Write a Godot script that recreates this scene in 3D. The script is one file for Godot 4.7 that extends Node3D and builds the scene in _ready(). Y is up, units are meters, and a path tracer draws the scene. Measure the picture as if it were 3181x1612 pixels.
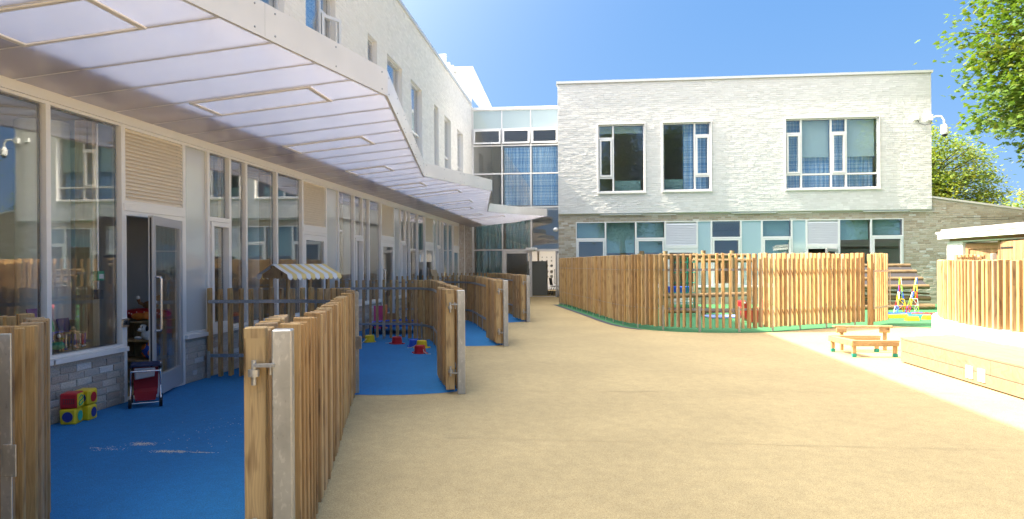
extends Node3D
# Nursery playground: classroom wing with canopy, white brick block, slatted fences. Metres, y up; -Z runs along the classroom wing.

var rng := RandomNumberGenerator.new()
var M := {}
var used_names := {}
const EYE := Vector3(0, 1.5, 0)
const YAW := 0.0983

# ------------------------------------------------------------------ shapes
class Shape:
	var v := PackedVector3Array()
	var n := PackedVector3Array()
	var c := PackedColorArray()
	var col := Color(1, 1, 1)
	var tinted := false

	func tri_n(a: Vector3, b: Vector3, d: Vector3, na: Vector3, nb: Vector3, nd: Vector3) -> void:
		# corners run counter-clockwise as seen from outside; stored clockwise
		v.append(a); v.append(d); v.append(b)
		n.append(na); n.append(nd); n.append(nb)
		if tinted:
			c.append(col); c.append(col); c.append(col)

	func tri(a: Vector3, b: Vector3, d: Vector3) -> void:
		var nn := (b - a).cross(d - a).normalized()
		tri_n(a, b, d, nn, nn, nn)

	func quad(a: Vector3, b: Vector3, d: Vector3, e: Vector3) -> void:
		var nn := (d - a).cross(e - b).normalized()
		tri_n(a, b, d, nn, nn, nn)
		tri_n(a, d, e, nn, nn, nn)

	func face(pts: Array, mid: Vector3) -> void:
		# a convex polygon turned so that it looks away from mid
		var nn: Vector3 = (pts[1] - pts[0]).cross(pts[2] - pts[0])
		var p := pts
		if nn.dot(pts[0] + pts[1] + pts[2] - 3.0 * mid) < 0.0:
			p = pts.duplicate()
			p.reverse()
		for i in range(1, p.size() - 1):
			tri(p[0], p[i], p[i + 1])

	func hexa(p: Array) -> void:
		# eight corners: four below, four above in the same order
		var mid := Vector3.ZERO
		for q in p:
			mid += q / 8.0
		face([p[0], p[1], p[2], p[3]], mid)
		face([p[4], p[5], p[6], p[7]], mid)
		for i in 4:
			var j := (i + 1) % 4
			face([p[i], p[j], p[j + 4], p[i + 4]], mid)

	func box(size: Vector3, xf: Transform3D) -> void:
		var h := size * 0.5
		hexa([xf * Vector3(-h.x, -h.y, -h.z), xf * Vector3(h.x, -h.y, -h.z), xf * Vector3(h.x, -h.y, h.z), xf * Vector3(-h.x, -h.y, h.z),
			xf * Vector3(-h.x, h.y, -h.z), xf * Vector3(h.x, h.y, -h.z), xf * Vector3(h.x, h.y, h.z), xf * Vector3(-h.x, h.y, h.z)])

	func bb(a: Vector3, b: Vector3) -> void:
		box((b - a).abs(), Transform3D(Basis.IDENTITY, (a + b) * 0.5))

	func bevel(size: Vector3, e: float, xf: Transform3D, jit := 0.0, rg: RandomNumberGenerator = null) -> void:
		# a box with chamfered edges: six faces, twelve edges, eight corners
		var h := size * 0.5
		var pt := {}
		for sx in [-1, 1]:
			for sy in [-1, 1]:
				for sz in [-1, 1]:
					var o := Vector3.ZERO
					if jit > 0.0:
						o = Vector3(rg.randf_range(-jit, jit), rg.randf_range(-jit, jit), rg.randf_range(-jit, jit))
					var s := Vector3(sx, sy, sz)
					for a in 3:
						var q := s * (h - Vector3(e, e, e))
						q[a] = s[a] * h[a]
						pt[[sx, sy, sz, a]] = xf * (q + o)
		var mid := xf.origin
		for sx in [-1, 1]:
			for sy in [-1, 1]:
				for sz in [-1, 1]:
					face([pt[[sx, sy, sz, 0]], pt[[sx, sy, sz, 1]], pt[[sx, sy, sz, 2]]], mid)
		for s in [-1, 1]:
			face([pt[[s, -1, -1, 0]], pt[[s, 1, -1, 0]], pt[[s, 1, 1, 0]], pt[[s, -1, 1, 0]]], mid)
			face([pt[[-1, s, -1, 1]], pt[[1, s, -1, 1]], pt[[1, s, 1, 1]], pt[[-1, s, 1, 1]]], mid)
			face([pt[[-1, -1, s, 2]], pt[[1, -1, s, 2]], pt[[1, 1, s, 2]], pt[[-1, 1, s, 2]]], mid)
			for t in [-1, 1]:
				face([pt[[s, t, -1, 0]], pt[[s, t, 1, 0]], pt[[s, t, 1, 1]], pt[[s, t, -1, 1]]], mid)
				face([pt[[s, -1, t, 0]], pt[[s, 1, t, 0]], pt[[s, 1, t, 2]], pt[[s, -1, t, 2]]], mid)
				face([pt[[-1, s, t, 1]], pt[[1, s, t, 1]], pt[[1, s, t, 2]], pt[[-1, s, t, 2]]], mid)

	func tube(pts: Array, radii: Array, sides := 10, caps := true) -> void:
		var rings := []
		var norms := []
		var up := Vector3(0.13, 1, 0.07).normalized()
		for i in pts.size():
			var d: Vector3 = (pts[mini(i + 1, pts.size() - 1)] - pts[maxi(i - 1, 0)]).normalized()
			if absf(d.dot(up)) > 0.95:
				up = Vector3(1, 0.1, 0.2).normalized()
			var a := d.cross(up).normalized()
			var b := a.cross(d).normalized()
			up = b
			var ring := []
			var nr := []
			var r: float = radii[mini(i, radii.size() - 1)]
			for k in sides:
				var t := TAU * k / sides
				var o := a * cos(t) + b * sin(t)
				ring.append(pts[i] + o * r)
				nr.append(o)
			rings.append(ring)
			norms.append(nr)
		for i in pts.size() - 1:
			for k in sides:
				var j := (k + 1) % sides
				tri_n(rings[i][j], rings[i][k], rings[i + 1][j], norms[i][j], norms[i][k], norms[i + 1][j])
				tri_n(rings[i + 1][j], rings[i][k], rings[i + 1][k], norms[i + 1][j], norms[i][k], norms[i + 1][k])
		if caps:
			for e in [0, pts.size() - 1]:
				var inside: Vector3 = pts[1] if e == 0 else pts[e - 1]
				face(rings[e], inside)

	func rod(a: Vector3, b: Vector3, r: float, sides := 8) -> void:
		tube([a, b], [r], sides)

	func log_pole(a: Vector3, b: Vector3, r: float, sides := 12) -> void:
		var d := (b - a).normalized()
		tube([a, a + d * r * 0.18, b - d * r * 0.18, b], [r * 0.86, r, r, r * 0.86], sides)

	func lathe(prof: Array, segs: int, xf: Transform3D, a0 := 0.0, a1 := TAU) -> void:
		# prof: Vector2(radius, height) from bottom to top
		for i in prof.size() - 1:
			var p: Vector2 = prof[i]
			var q: Vector2 = prof[i + 1]
			var t := (q - p).normalized()
			var nr := Vector2(t.y, -t.x)
			for k in segs:
				var u := a0 + (a1 - a0) * k / segs
				var w := a0 + (a1 - a0) * (k + 1) / segs
				var cu := Vector3(cos(u), 0, -sin(u))
				var cw := Vector3(cos(w), 0, -sin(w))
				var nu := (xf.basis * (cu * nr.x + Vector3(0, nr.y, 0))).normalized()
				var nw := (xf.basis * (cw * nr.x + Vector3(0, nr.y, 0))).normalized()
				var a := xf * (cu * p.x + Vector3(0, p.y, 0))
				var b := xf * (cw * p.x + Vector3(0, p.y, 0))
				var d := xf * (cw * q.x + Vector3(0, q.y, 0))
				var e := xf * (cu * q.x + Vector3(0, q.y, 0))
				if p.x > 0.0001:
					tri_n(a, b, d, nu, nw, nw)
				if q.x > 0.0001:
					tri_n(a, d, e, nu, nw, nu)

	func ball(at: Vector3, r: Vector3, basis := Basis.IDENTITY, rows := 8, segs := 14) -> void:
		for i in rows:
			for k in segs:
				var q := []
				var m := []
				for e in [[i, k], [i, k + 1], [i + 1, k + 1], [i + 1, k]]:
					var la: float = -PI / 2 + PI * e[0] / rows
					var lo: float = TAU * e[1] / segs
					var o := Vector3(cos(la) * cos(lo), sin(la), -cos(la) * sin(lo))
					q.append(at + basis * (o * r))
					m.append((basis * (o / r)).normalized())
				if i > 0:
					tri_n(q[0], q[1], q[2], m[0], m[1], m[2])
				if i < rows - 1:
					tri_n(q[0], q[2], q[3], m[0], m[2], m[3])

	func prism(poly: PackedVector2Array, to3: Callable, depth: Vector3) -> void:
		# a flat outline given as 2-D points, set in space by to3 and pushed out by depth
		var idx := Geometry2D.triangulate_polygon(poly)
		var p := []
		for q in poly:
			p.append(to3.call(q))
		var dn := depth.normalized()
		for i in range(0, idx.size(), 3):
			var a: Vector3 = p[idx[i]]
			var b: Vector3 = p[idx[i + 1]]
			var d: Vector3 = p[idx[i + 2]]
			if (b - a).cross(d - a).dot(dn) > 0.0:
				tri(a + depth, b + depth, d + depth)
				tri(a, d, b)
			else:
				tri(a + depth, d + depth, b + depth)
				tri(a, b, d)
		var area := 0.0
		for i in poly.size():
			area += poly[i].cross(poly[(i + 1) % poly.size()])
		var flip: bool = false
		if idx.size() >= 3:
			var e1: Vector3 = to3.call(Vector2(1, 0)) - to3.call(Vector2.ZERO)
			var e2: Vector3 = to3.call(Vector2(0, 1)) - to3.call(Vector2.ZERO)
			flip = (e1.cross(e2).dot(dn) > 0.0) != (area > 0.0)
		for i in p.size():
			var a: Vector3 = p[i]
			var b: Vector3 = p[(i + 1) % p.size()]
			if flip:
				quad(b, a, a + depth, b + depth)
			else:
				quad(a, b, b + depth, a + depth)

	func mesh() -> ArrayMesh:
		var a := []
		a.resize(Mesh.ARRAY_MAX)
		a[Mesh.ARRAY_VERTEX] = v
		a[Mesh.ARRAY_NORMAL] = n
		if tinted:
			a[Mesh.ARRAY_COLOR] = c
		var m := ArrayMesh.new()
		m.add_surface_from_arrays(Mesh.PRIMITIVE_TRIANGLES, a)
		return m

# a vertical plane to build facades on: u runs along it, y up, d out of it
class Facade:
	var o: Vector3
	var u: Vector3
	var n: Vector3
	func _init(oo: Vector3, uu: Vector3, nn: Vector3) -> void:
		o = oo; u = uu; n = nn
	func at(a: float, y: float, d := 0.0) -> Vector3:
		return o + u * a + Vector3(0, y, 0) + n * d
	func fb(s: Shape, u0: float, u1: float, y0: float, y1: float, d0: float, d1: float) -> void:
		s.hexa([at(u0, y0, d0), at(u1, y0, d0), at(u1, y0, d1), at(u0, y0, d1), at(u0, y1, d0), at(u1, y1, d0), at(u1, y1, d1), at(u0, y1, d1)])
	func ring(s: Shape, u0: float, u1: float, y0: float, y1: float, w: float, d0: float, d1: float) -> void:
		fb(s, u0, u0 + w, y0, y1, d0, d1)
		fb(s, u1 - w, u1, y0, y1, d0, d1)
		fb(s, u0 + w, u1 - w, y0, y0 + w, d0, d1)
		fb(s, u0 + w, u1 - w, y1 - w, y1, d0, d1)

# ------------------------------------------------------------------ nodes
func numbered(called: String) -> String:
	var k: int = used_names.get(called, 0)
	used_names[called] = k + 1
	return called if k == 0 else "%s_%03d" % [called, k]

func make(called: String, s: Shape, m: Material, parent: Node3D) -> MeshInstance3D:
	return inst(called, s.mesh(), m, parent)

func inst(called: String, mesh: Mesh, m: Material, parent: Node3D, xf := Transform3D.IDENTITY) -> MeshInstance3D:
	var o := MeshInstance3D.new()
	o.name = numbered(called) if parent == self else called
	o.mesh = mesh
	o.material_override = m
	o.transform = xf
	parent.add_child(o, true)
	return o

func part(called: String, parent: Node3D, at := Vector3.ZERO) -> Node3D:
	var o := Node3D.new()
	o.name = called
	o.position = at
	parent.add_child(o, true)
	return o

func thing(called: String, label: String, category: String, group := "", at := Vector3.ZERO, turn := 0.0) -> Node3D:
	var o := Node3D.new()
	o.name = numbered(called)
	o.position = at
	o.rotation.y = turn
	add_child(o, true)
	tag(o, label, category, group)
	return o

func tag(o: Node3D, label: String, category: String, group := "") -> Node3D:
	o.set_meta("label", label)
	o.set_meta("category", category)
	if group != "":
		o.set_meta("group", group)
	return o

func structure(o: Node3D, label := "") -> Node3D:
	o.set_meta("kind", "structure")
	if label != "":
		o.set_meta("label", label)
	return o

func V(x: float, y: float, z: float) -> Vector3:
	return Vector3(x, y, z)

func T(o: Vector3, turn := 0.0) -> Transform3D:
	return Transform3D(Basis(Vector3.UP, turn), o)

# ------------------------------------------------------------------ materials
func lin(r: float, g: float, b: float, a := 1.0) -> Color:
	var q := Color(r, g, b).linear_to_srgb()
	q.a = a
	return q

func mat(c: Color, rough := 0.7, metal := 0.0) -> StandardMaterial3D:
	var m := StandardMaterial3D.new()
	m.albedo_color = c
	m.roughness = rough
	m.metallic = metal
	return m

func tri_tex(m: StandardMaterial3D, t: Texture2D, scale: Vector3, world := true) -> StandardMaterial3D:
	m.albedo_texture = t
	m.uv1_triplanar = true
	m.uv1_world_triplanar = world
	m.uv1_scale = scale
	return m

func noise(seed_: int, freq: float, oct := 4, kind := FastNoiseLite.TYPE_SIMPLEX_SMOOTH) -> FastNoiseLite:
	var f := FastNoiseLite.new()
	f.seed = seed_
	f.frequency = freq
	f.fractal_octaves = oct
	f.noise_type = kind
	return f

func seamless(f: FastNoiseLite, size: int) -> PackedByteArray:
	var im := f.get_seamless_image(size, size)
	im.convert(Image.FORMAT_L8)
	return im.get_data()

func picture(size: int, bytes: PackedByteArray) -> ImageTexture:
	return ImageTexture.create_from_image(Image.create_from_data(size, size, false, Image.FORMAT_RGB8, bytes))

func grey_tex(f: FastNoiseLite, size: int, lo: float, hi: float, power := 1.0) -> ImageTexture:
	var a := seamless(f, size)
	var b := PackedByteArray()
	b.resize(size * size * 3)
	for i in a.size():
		var x := int(255.0 * (lo + (hi - lo) * pow(a[i] / 255.0, power)))
		b[i * 3] = x; b[i * 3 + 1] = x; b[i * 3 + 2] = x
	return picture(size, b)

func bump(m: StandardMaterial3D, t: Texture2D, cm: float) -> void:
	m.heightmap_enabled = true
	m.heightmap_texture = t
	m.heightmap_scale = cm

# loose rubber or stone granules: single grains of several tones
func granule_tex(size: int, sd: int, tones: Array, soft: float) -> ImageTexture:
	var r := RandomNumberGenerator.new()
	r.seed = sd
	var patch := seamless(noise(sd + 5, 0.012, 4), size)
	var b := PackedByteArray()
	b.resize(size * size * 3)
	for i in size * size:
		var t: Color = tones[r.randi() % tones.size()]
		var k := 1.0 - soft + soft * r.randf() + (patch[i] / 255.0 - 0.5) * 0.07
		b[i * 3] = int(clampf(t.r * k, 0, 1) * 255)
		b[i * 3 + 1] = int(clampf(t.g * k, 0, 1) * 255)
		b[i * 3 + 2] = int(clampf(t.b * k, 0, 1) * 255)
	return picture(size, b)

# sawn oak: long streaks, darker pores, a few knots; u across the grain, v along it
func wood_tex(size: int, sd: int, contrast: float, stain: float, knot_count: int) -> ImageTexture:
	var streak := noise(sd, 0.05, 4)
	var fine := noise(sd + 1, 0.35, 2)
	var blot := noise(sd + 2, 0.012, 3)
	var warp := noise(sd + 3, 0.01, 2)
	var b := PackedByteArray()
	b.resize(size * size * 3)
	var r := RandomNumberGenerator.new()
	r.seed = sd
	var knots := []
	for k in knot_count:
		knots.append(Vector3(r.randf() * size, r.randf() * size, r.randf_range(5, 9)))
	for y in size:
		var fy := float(y)
		var edge := minf(1.0, minf(fy, size - 1 - fy) / 24.0)
		for x in size:
			var w := warp.get_noise_2d(x * 0.6, fy) * 22.0
			var s := streak.get_noise_2d((x + w) * 1.6, fy * 0.07) * contrast
			s += fine.get_noise_2d(x * 1.0, fy * 0.04) * contrast * 0.6
			var d := maxf(0.0, blot.get_noise_2d(x * 0.8, fy * 0.9) - 0.22) * stain
			s *= edge
			for k in knots:
				var q = Vector2(x - k.x, (fy - k.y) * 0.55).length() / k.z
				if q < 2.4:
					d += maxf(0.0, 0.55 * exp(-q * q * 0.9)) * (0.8 + 0.2 * sin(q * 9.0))
			var l := clampf(0.84 + s * 0.55 - d, 0.12, 1.0)
			var i := (y * size + x) * 3
			b[i] = int(255 * l)
			b[i + 1] = int(255 * clampf(l - 0.02 - d * 0.10 + s * 0.04, 0, 1))
			b[i + 2] = int(255 * clampf(l - 0.05 - d * 0.12 + s * 0.06, 0, 1))
	return picture(size, b)

# ------------------------------------------------------------------ scene
func _ready() -> void:
	rng.seed = 4711
	var cam := Camera3D.new()
	cam.name = "camera"
	cam.position = EYE
	cam.rotation = Vector3(0, YAW, -0.0066)
	cam.far = 600.0
	cam.set_frustum(0.0725, Vector2(0, 0.000611), 0.1, 600.0)
	add_child(cam)
	cam.make_current()

	var env := Environment.new()
	env.background_mode = Environment.BG_SKY
	var sky_mat := PanoramaSkyMaterial.new()
	sky_mat.panorama = clear_sky(Vector3(-1, 1, 0.055).normalized())
	var sky := Sky.new()
	sky.sky_material = sky_mat
	env.sky = sky
	env.background_energy_multiplier = 1.0
	env.tonemap_mode = Environment.TONE_MAPPER_LINEAR
	env.tonemap_exposure = 9.6
	env.sdfgi_enabled = true
	env.ssao_enabled = true
	env.ssil_enabled = true
	var we := WorldEnvironment.new()
	we.name = "environment"
	we.environment = env
	add_child(we)

	var sun := DirectionalLight3D.new()
	sun.name = "sun"
	sun.light_energy = 0.6
	sun.light_color = Color(1.0, 0.95, 0.86)
	sun.light_angular_distance = 0.5
	sun.shadow_enabled = true
	add_child(sun)
	sun.look_at_from_position(Vector3(-20, 20, 1.1), Vector3.ZERO, Vector3.UP)

	materials()
	ground()
	classroom_wing()
	canopy()
	entrance_link()
	white_block()
	for k in 5:
		bay_fence(k)
	ring_fence()
	planter()
	deck()
	shed()
	toys_outside()
	toys_inside()
	play_frame()
	wall_fittings()
	trees()

# cloudless sky: deep blue overhead, paler to the horizon, with a wide bright aureole about the sun
func clear_sky(sun: Vector3) -> ImageTexture:
	var w := 512
	var h := 256
	var im := Image.create(w, h, false, Image.FORMAT_RGBF)
	var top := Color(0.0135, 0.039, 0.090)
	var low := Color(0.046, 0.076, 0.117)
	var glow := Color(1.45, 1.41, 1.34)
	var floor_ := Color(0.16, 0.14, 0.11)
	for y in h:
		var la := PI * (y + 0.5) / h
		for x in w:
			var lo := TAU * (x + 0.5) / w
			var d := Vector3(sin(la) * sin(lo), cos(la), -sin(la) * cos(lo))
			var c := floor_
			if d.y > 0.0:
				c = top.lerp(low, pow(1.0 - d.y, 3.6))
				var t := clampf((d.dot(sun) + 0.30) / 1.30, 0.0, 1.0)
				c = c.lerp(glow, pow(t, 5.2))
			im.set_pixel(x, y, c)
	return ImageTexture.create_from_image(im)

func materials() -> void:
	var oak := wood_tex(384, 21, 0.22, 0.55, 5)
	var pine := wood_tex(256, 77, 0.20, 0.25, 2)
	var bleached := wood_tex(256, 91, 0.16, 0.12, 0)
	var grit := grey_tex(noise(3, 0.09, 4), 256, 0.72, 1.0)
	var fine_grit := grey_tex(noise(6, 0.12, 3), 256, 0.92, 1.0)
	var cloud := grey_tex(noise(9, 0.02, 4), 256, 0.88, 1.0)
	var bumps := grey_tex(noise(12, 0.11, 4), 256, 0.0, 1.0)
	# timber, grain along y, x or z
	var oak_tones := [lin(0.76, 0.49, 0.21), lin(0.69, 0.42, 0.17), lin(0.80, 0.56, 0.27), lin(0.58, 0.35, 0.145), lin(0.76, 0.51, 0.26), lin(0.66, 0.45, 0.25), lin(0.74, 0.46, 0.18), lin(0.58, 0.36, 0.16)]
	M.oak = []
	for i in oak_tones.size():
		var m := tri_tex(mat(oak_tones[i], 0.72), oak, V(3.4, 0.5, 3.4))
		m.uv1_offset = V(0.13 * i, 0.21 * i, 0.37 * i)
		bump(m, oak, 0.12)
		M.oak.append(m)
	M.oak_grey = tri_tex(mat(lin(0.36, 0.27, 0.18), 0.8), oak, V(2.6, 0.55, 2.6))
	M.deck_x = []
	M.deck_z = []
	for i in 4:
		var tone: Color = [lin(0.36, 0.28, 0.19), lin(0.34, 0.26, 0.175), lin(0.385, 0.30, 0.21), lin(0.35, 0.27, 0.185)][i]
		M.deck_z.append(tri_tex(mat(tone, 0.75), bleached, V(2.2, 2.2, 0.5)))
		M.deck_z[i].uv1_offset = V(0.2 * i, 0.1 * i, 0.3 * i)
	M.cedar = []
	for i in 4:
		var tone: Color = [lin(0.50, 0.27, 0.14), lin(0.56, 0.33, 0.17), lin(0.45, 0.24, 0.13), lin(0.60, 0.36, 0.18)][i]
		M.cedar.append(tri_tex(mat(tone, 0.7), pine, V(2.6, 0.5, 2.6)))
	M.pine = tri_tex(mat(lin(0.66, 0.46, 0.23), 0.6), pine, V(4, 1.2, 4))
	M.pine_x = tri_tex(mat(lin(0.66, 0.44, 0.21), 0.6), pine, V(0.8, 4, 4))
	M.log = tri_tex(mat(lin(0.40, 0.30, 0.16), 0.75), pine, V(2.5, 0.8, 2.5))
	M.log_x = tri_tex(mat(lin(0.30, 0.21, 0.11), 0.75), pine, V(0.6, 4, 4))
	M.glulam = tri_tex(mat(lin(0.60, 0.47, 0.26), 0.5), pine, V(3, 0.5, 3))
	M.ply = tri_tex(mat(lin(0.62, 0.46, 0.28), 0.55), pine, V(2, 2, 2))
	# metals
	var spangle := grey_tex(noise(31, 0.06, 3, FastNoiseLite.TYPE_CELLULAR), 256, 0.80, 1.0)
	M.galv = tri_tex(mat(lin(0.74, 0.73, 0.70), 0.36, 0.6), zinc_tex(256), V(1.8, 0.8, 1.8))
	bump(M.galv, cloud, 0.1)
	M.rail = tri_tex(mat(lin(0.46, 0.49, 0.54), 0.4, 0.6), spangle, V(3, 3, 3))
	M.frame = mat(lin(0.82, 0.80, 0.76), 0.34, 0.12)
	M.frame_b = mat(lin(0.76, 0.75, 0.73), 0.36, 0.15)
	M.door_metal = mat(lin(0.48, 0.48, 0.485), 0.35, 0.3)
	M.steel = mat(lin(0.65, 0.66, 0.68), 0.22, 0.9)
	M.louvre = mat(lin(0.88, 0.80, 0.66), 0.45)
	M.louvre_b = mat(lin(0.66, 0.67, 0.70), 0.4, 0.1)
	M.fascia = tri_tex(mat(lin(0.92, 0.92, 0.92), 0.30, 0.0), cloud, V(0.13, 0.13, 0.13))
	M.coping = mat(lin(0.66, 0.66, 0.64), 0.4, 0.3)
	M.seal = mat(lin(0.03, 0.03, 0.035), 0.6)
	M.black = mat(lin(0.02, 0.02, 0.022), 0.5)
	M.white = mat(lin(0.80, 0.80, 0.78), 0.45)
	M.white_paint = mat(lin(0.82, 0.81, 0.78), 0.4)
	# glass
	M.glass = glass_mat()
	M.glass_b = M.glass
	M.frost = mat(lin(0.62, 0.64, 0.62), 0.10)
	M.frost.metallic = 0.18
	M.frost_teal = mat(lin(0.40, 0.52, 0.54), 0.10)
	M.frost_teal.metallic = 0.18
	M.spandrel = mat(lin(0.50, 0.58, 0.56), 0.08)
	M.spandrel.metallic = 0.2
	# twin-wall polycarbonate roof sheet
	M.poly = mat(lin(0.82, 0.83, 0.93, 0.66), 0.26)
	M.poly.transparency = BaseMaterial3D.TRANSPARENCY_ALPHA
	M.poly.metallic_specular = 0.7
	M.poly.backlight_enabled = true
	M.poly.backlight = Color(1.0, 0.98, 1.0)
	M.poly.clearcoat_enabled = true
	M.poly.clearcoat = 1.0
	M.poly.clearcoat_roughness = 0.03
	M.rib = mat(lin(0.86, 0.83, 0.80), 0.4)
	# brick
	M.mortar = tri_tex(mat(lin(0.64, 0.59, 0.52), 0.95), grit, V(2, 2, 2))
	M.mortar_white = tri_tex(mat(lin(0.66, 0.655, 0.64), 0.95), fine_grit, V(2, 2, 2))
	M.mortar_cream = tri_tex(mat(lin(0.87, 0.85, 0.80), 0.95), fine_grit, V(2, 2, 2))
	M.brick_v = tri_tex(mat(Color.WHITE, 0.9), grit, V(2.4, 2.4, 2.4))
	M.brick_v.vertex_color_use_as_albedo = true
	bump(M.brick_v, bumps, 0.35)
	M.brick_w = tri_tex(mat(Color.WHITE, 0.9), fine_grit, V(2.4, 2.4, 2.4))
	M.brick_w.vertex_color_use_as_albedo = true
	bump(M.brick_w, bumps, 0.35)
	M.tan = [Color(0.68, 0.57, 0.47), Color(0.74, 0.65, 0.55), Color(0.60, 0.49, 0.40), Color(0.79, 0.73, 0.65), Color(0.69, 0.61, 0.53), Color(0.62, 0.55, 0.49), Color(0.85, 0.83, 0.80)]
	M.buff = [Color(0.58, 0.49, 0.37), Color(0.64, 0.55, 0.43), Color(0.52, 0.43, 0.32), Color(0.68, 0.61, 0.50), Color(0.60, 0.53, 0.42), Color(0.78, 0.74, 0.67)]
	M.whites = [Color(0.70, 0.695, 0.68), Color(0.68, 0.675, 0.66), Color(0.72, 0.715, 0.70), Color(0.66, 0.655, 0.635)]
	M.creams = [Color(0.90, 0.88, 0.83), Color(0.89, 0.87, 0.82), Color(0.91, 0.89, 0.84), Color(0.87, 0.85, 0.80)]
	for set_ in ["tan", "buff", "whites", "creams"]:
		var out := []
		for q in M[set_]:
			var m := tri_tex(mat(lin(q.r, q.g, q.b), 0.9), grit if set_ in ["tan", "buff"] else fine_grit, V(2.4, 2.4, 2.4))
			bump(m, bumps, 0.35)
			out.append(m)
		M[set_ + "_m"] = out
	# ground
	var crumbs := granule_tex(1024, 5, [Color(1, 1, 1), Color(0.96, 0.93, 0.88), Color(0.86, 0.82, 0.74), Color(0.98, 0.97, 0.92), Color(0.74, 0.68, 0.58)], 0.10)
	var blotch := grey_tex(noise(44, 0.010, 5), 512, 0.93, 1.0)
	M.beige = tri_tex(mat(lin(0.65, 0.515, 0.285), 0.92), crumbs, V(0.42, 0.42, 0.42))
	M.blue = tri_tex(mat(lin(0.010, 0.25, 0.72), 0.85), crumbs, V(0.47, 0.47, 0.47))
	M.green = tri_tex(mat(lin(0.055, 0.27, 0.11), 0.9), crumbs, V(0.45, 0.45, 0.45))
	for k in ["beige", "blue", "green"]:
		var m: StandardMaterial3D = M[k]
		m.detail_enabled = true
		m.detail_blend_mode = BaseMaterial3D.BLEND_MODE_MUL
		m.detail_albedo = blotch
		m.detail_uv_layer = BaseMaterial3D.DETAIL_UV_2
		m.uv2_triplanar = true
		m.uv2_world_triplanar = true
		m.uv2_scale = V(0.11, 0.11, 0.11)
		bump(m, crumbs, 0.25)
	M.kerb = tri_tex(mat(lin(0.10, 0.105, 0.12), 0.9), grit, V(3, 3, 3))
	M.seam = mat(lin(0.40, 0.31, 0.17), 0.95)
	M.sand = mat(lin(0.75, 0.70, 0.60), 0.9)  # also colours the flecks that stand for reflected sunlight
	# rooms
	M.room_wall = mat(lin(0.46, 0.47, 0.48), 0.8)
	M.room_pale = mat(lin(0.62, 0.62, 0.58), 0.8)
	M.snow_glass = mat(lin(0.86, 0.88, 0.88), 0.6)
	M.snow_glass.backlight_enabled = true
	M.snow_glass.backlight = Color(1, 1, 1)
	M.room_floor = mat(lin(0.30, 0.27, 0.22), 0.35)
	M.ceiling = mat(lin(0.72, 0.72, 0.70), 0.9)
	M.col_white = mat(lin(0.66, 0.74, 0.74), 0.5)
	M.teal_blind = tri_tex(mat(lin(0.20, 0.40, 0.40), 0.8), grit, V(1, 6, 1))
	M.teal_pale = tri_tex(mat(lin(0.42, 0.60, 0.62), 0.8), grit, V(1, 6, 1))
	M.curtain = curtain_mat()
	M.curtain_dark = tri_tex(mat(lin(0.20, 0.38, 0.40), 0.85), cloud, V(3, 0.3, 3))
	# toys
	for q in [["red", 0.50, 0.012, 0.02], ["yellow", 0.78, 0.56, 0.015], ["toy_blue", 0.02, 0.09, 0.52], ["toy_green", 0.02, 0.38, 0.16], ["orange", 0.72, 0.20, 0.03], ["pink", 0.75, 0.10, 0.28], ["navy", 0.02, 0.03, 0.22], ["teal", 0.02, 0.42, 0.32], ["purple", 0.2, 0.05, 0.3], ["lime", 0.30, 0.62, 0.05]]:
		M[q[0]] = mat(lin(q[1], q[2], q[3]), 0.38)
	M.awning_a = mat(lin(0.84, 0.66, 0.26), 0.8)
	M.red_cloth = mat(lin(0.26, 0.010, 0.018), 0.85)
	M.navy_cloth = mat(lin(0.012, 0.018, 0.06), 0.85)
	M.grey_cloth = mat(lin(0.34, 0.34, 0.36), 0.9)
	M.rubber = mat(lin(0.015, 0.015, 0.016), 0.7)
	M.rope = mat(lin(0.55, 0.58, 0.60), 0.8)
	M.net = mat(lin(0.01, 0.26, 0.18), 0.7)
	M.fur_white = mat(lin(0.75, 0.74, 0.72), 0.95)
	M.fur_brown = mat(lin(0.26, 0.13, 0.05), 0.95)
	M.slope = tri_tex(mat(lin(0.06, 0.055, 0.06), 0.8), grit, V(4, 4, 4))
	M.bark = tri_tex(mat(lin(0.10, 0.075, 0.05), 0.95), oak, V(2, 0.8, 2))
	M.leaf = mat(Color.WHITE, 0.5)
	M.leaf.vertex_color_use_as_albedo = true
	M.leaf.backlight_enabled = true
	M.leaf.backlight = Color(0.95, 0.95, 0.6)

# hot-dip zinc: soft clouding with pale scuffs and a few dark nicks
func zinc_tex(size: int) -> ImageTexture:
	var cloud := seamless(noise(61, 0.015, 4), size)
	var scuff := seamless(noise(62, 0.07, 4), size)
	var b := PackedByteArray()
	b.resize(size * size * 3)
	for i in size * size:
		var k := 0.80 + 0.16 * (cloud[i] / 255.0 - 0.5)
		if scuff[i] > 176 and cloud[i] > 120:
			k += 0.08
		if scuff[i] < 52:
			k -= 0.09
		b[i * 3] = int(255 * clampf(k + 0.01, 0, 1))
		b[i * 3 + 1] = int(255 * clampf(k, 0, 1))
		b[i * 3 + 2] = int(255 * clampf(k - 0.02, 0, 1))
	return picture(size, b)

func glass_mat() -> StandardMaterial3D:
	var m := mat(Color(0.80, 0.90, 0.90, 0.004), 0.0)
	m.transparency = BaseMaterial3D.TRANSPARENCY_ALPHA
	return m

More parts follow.
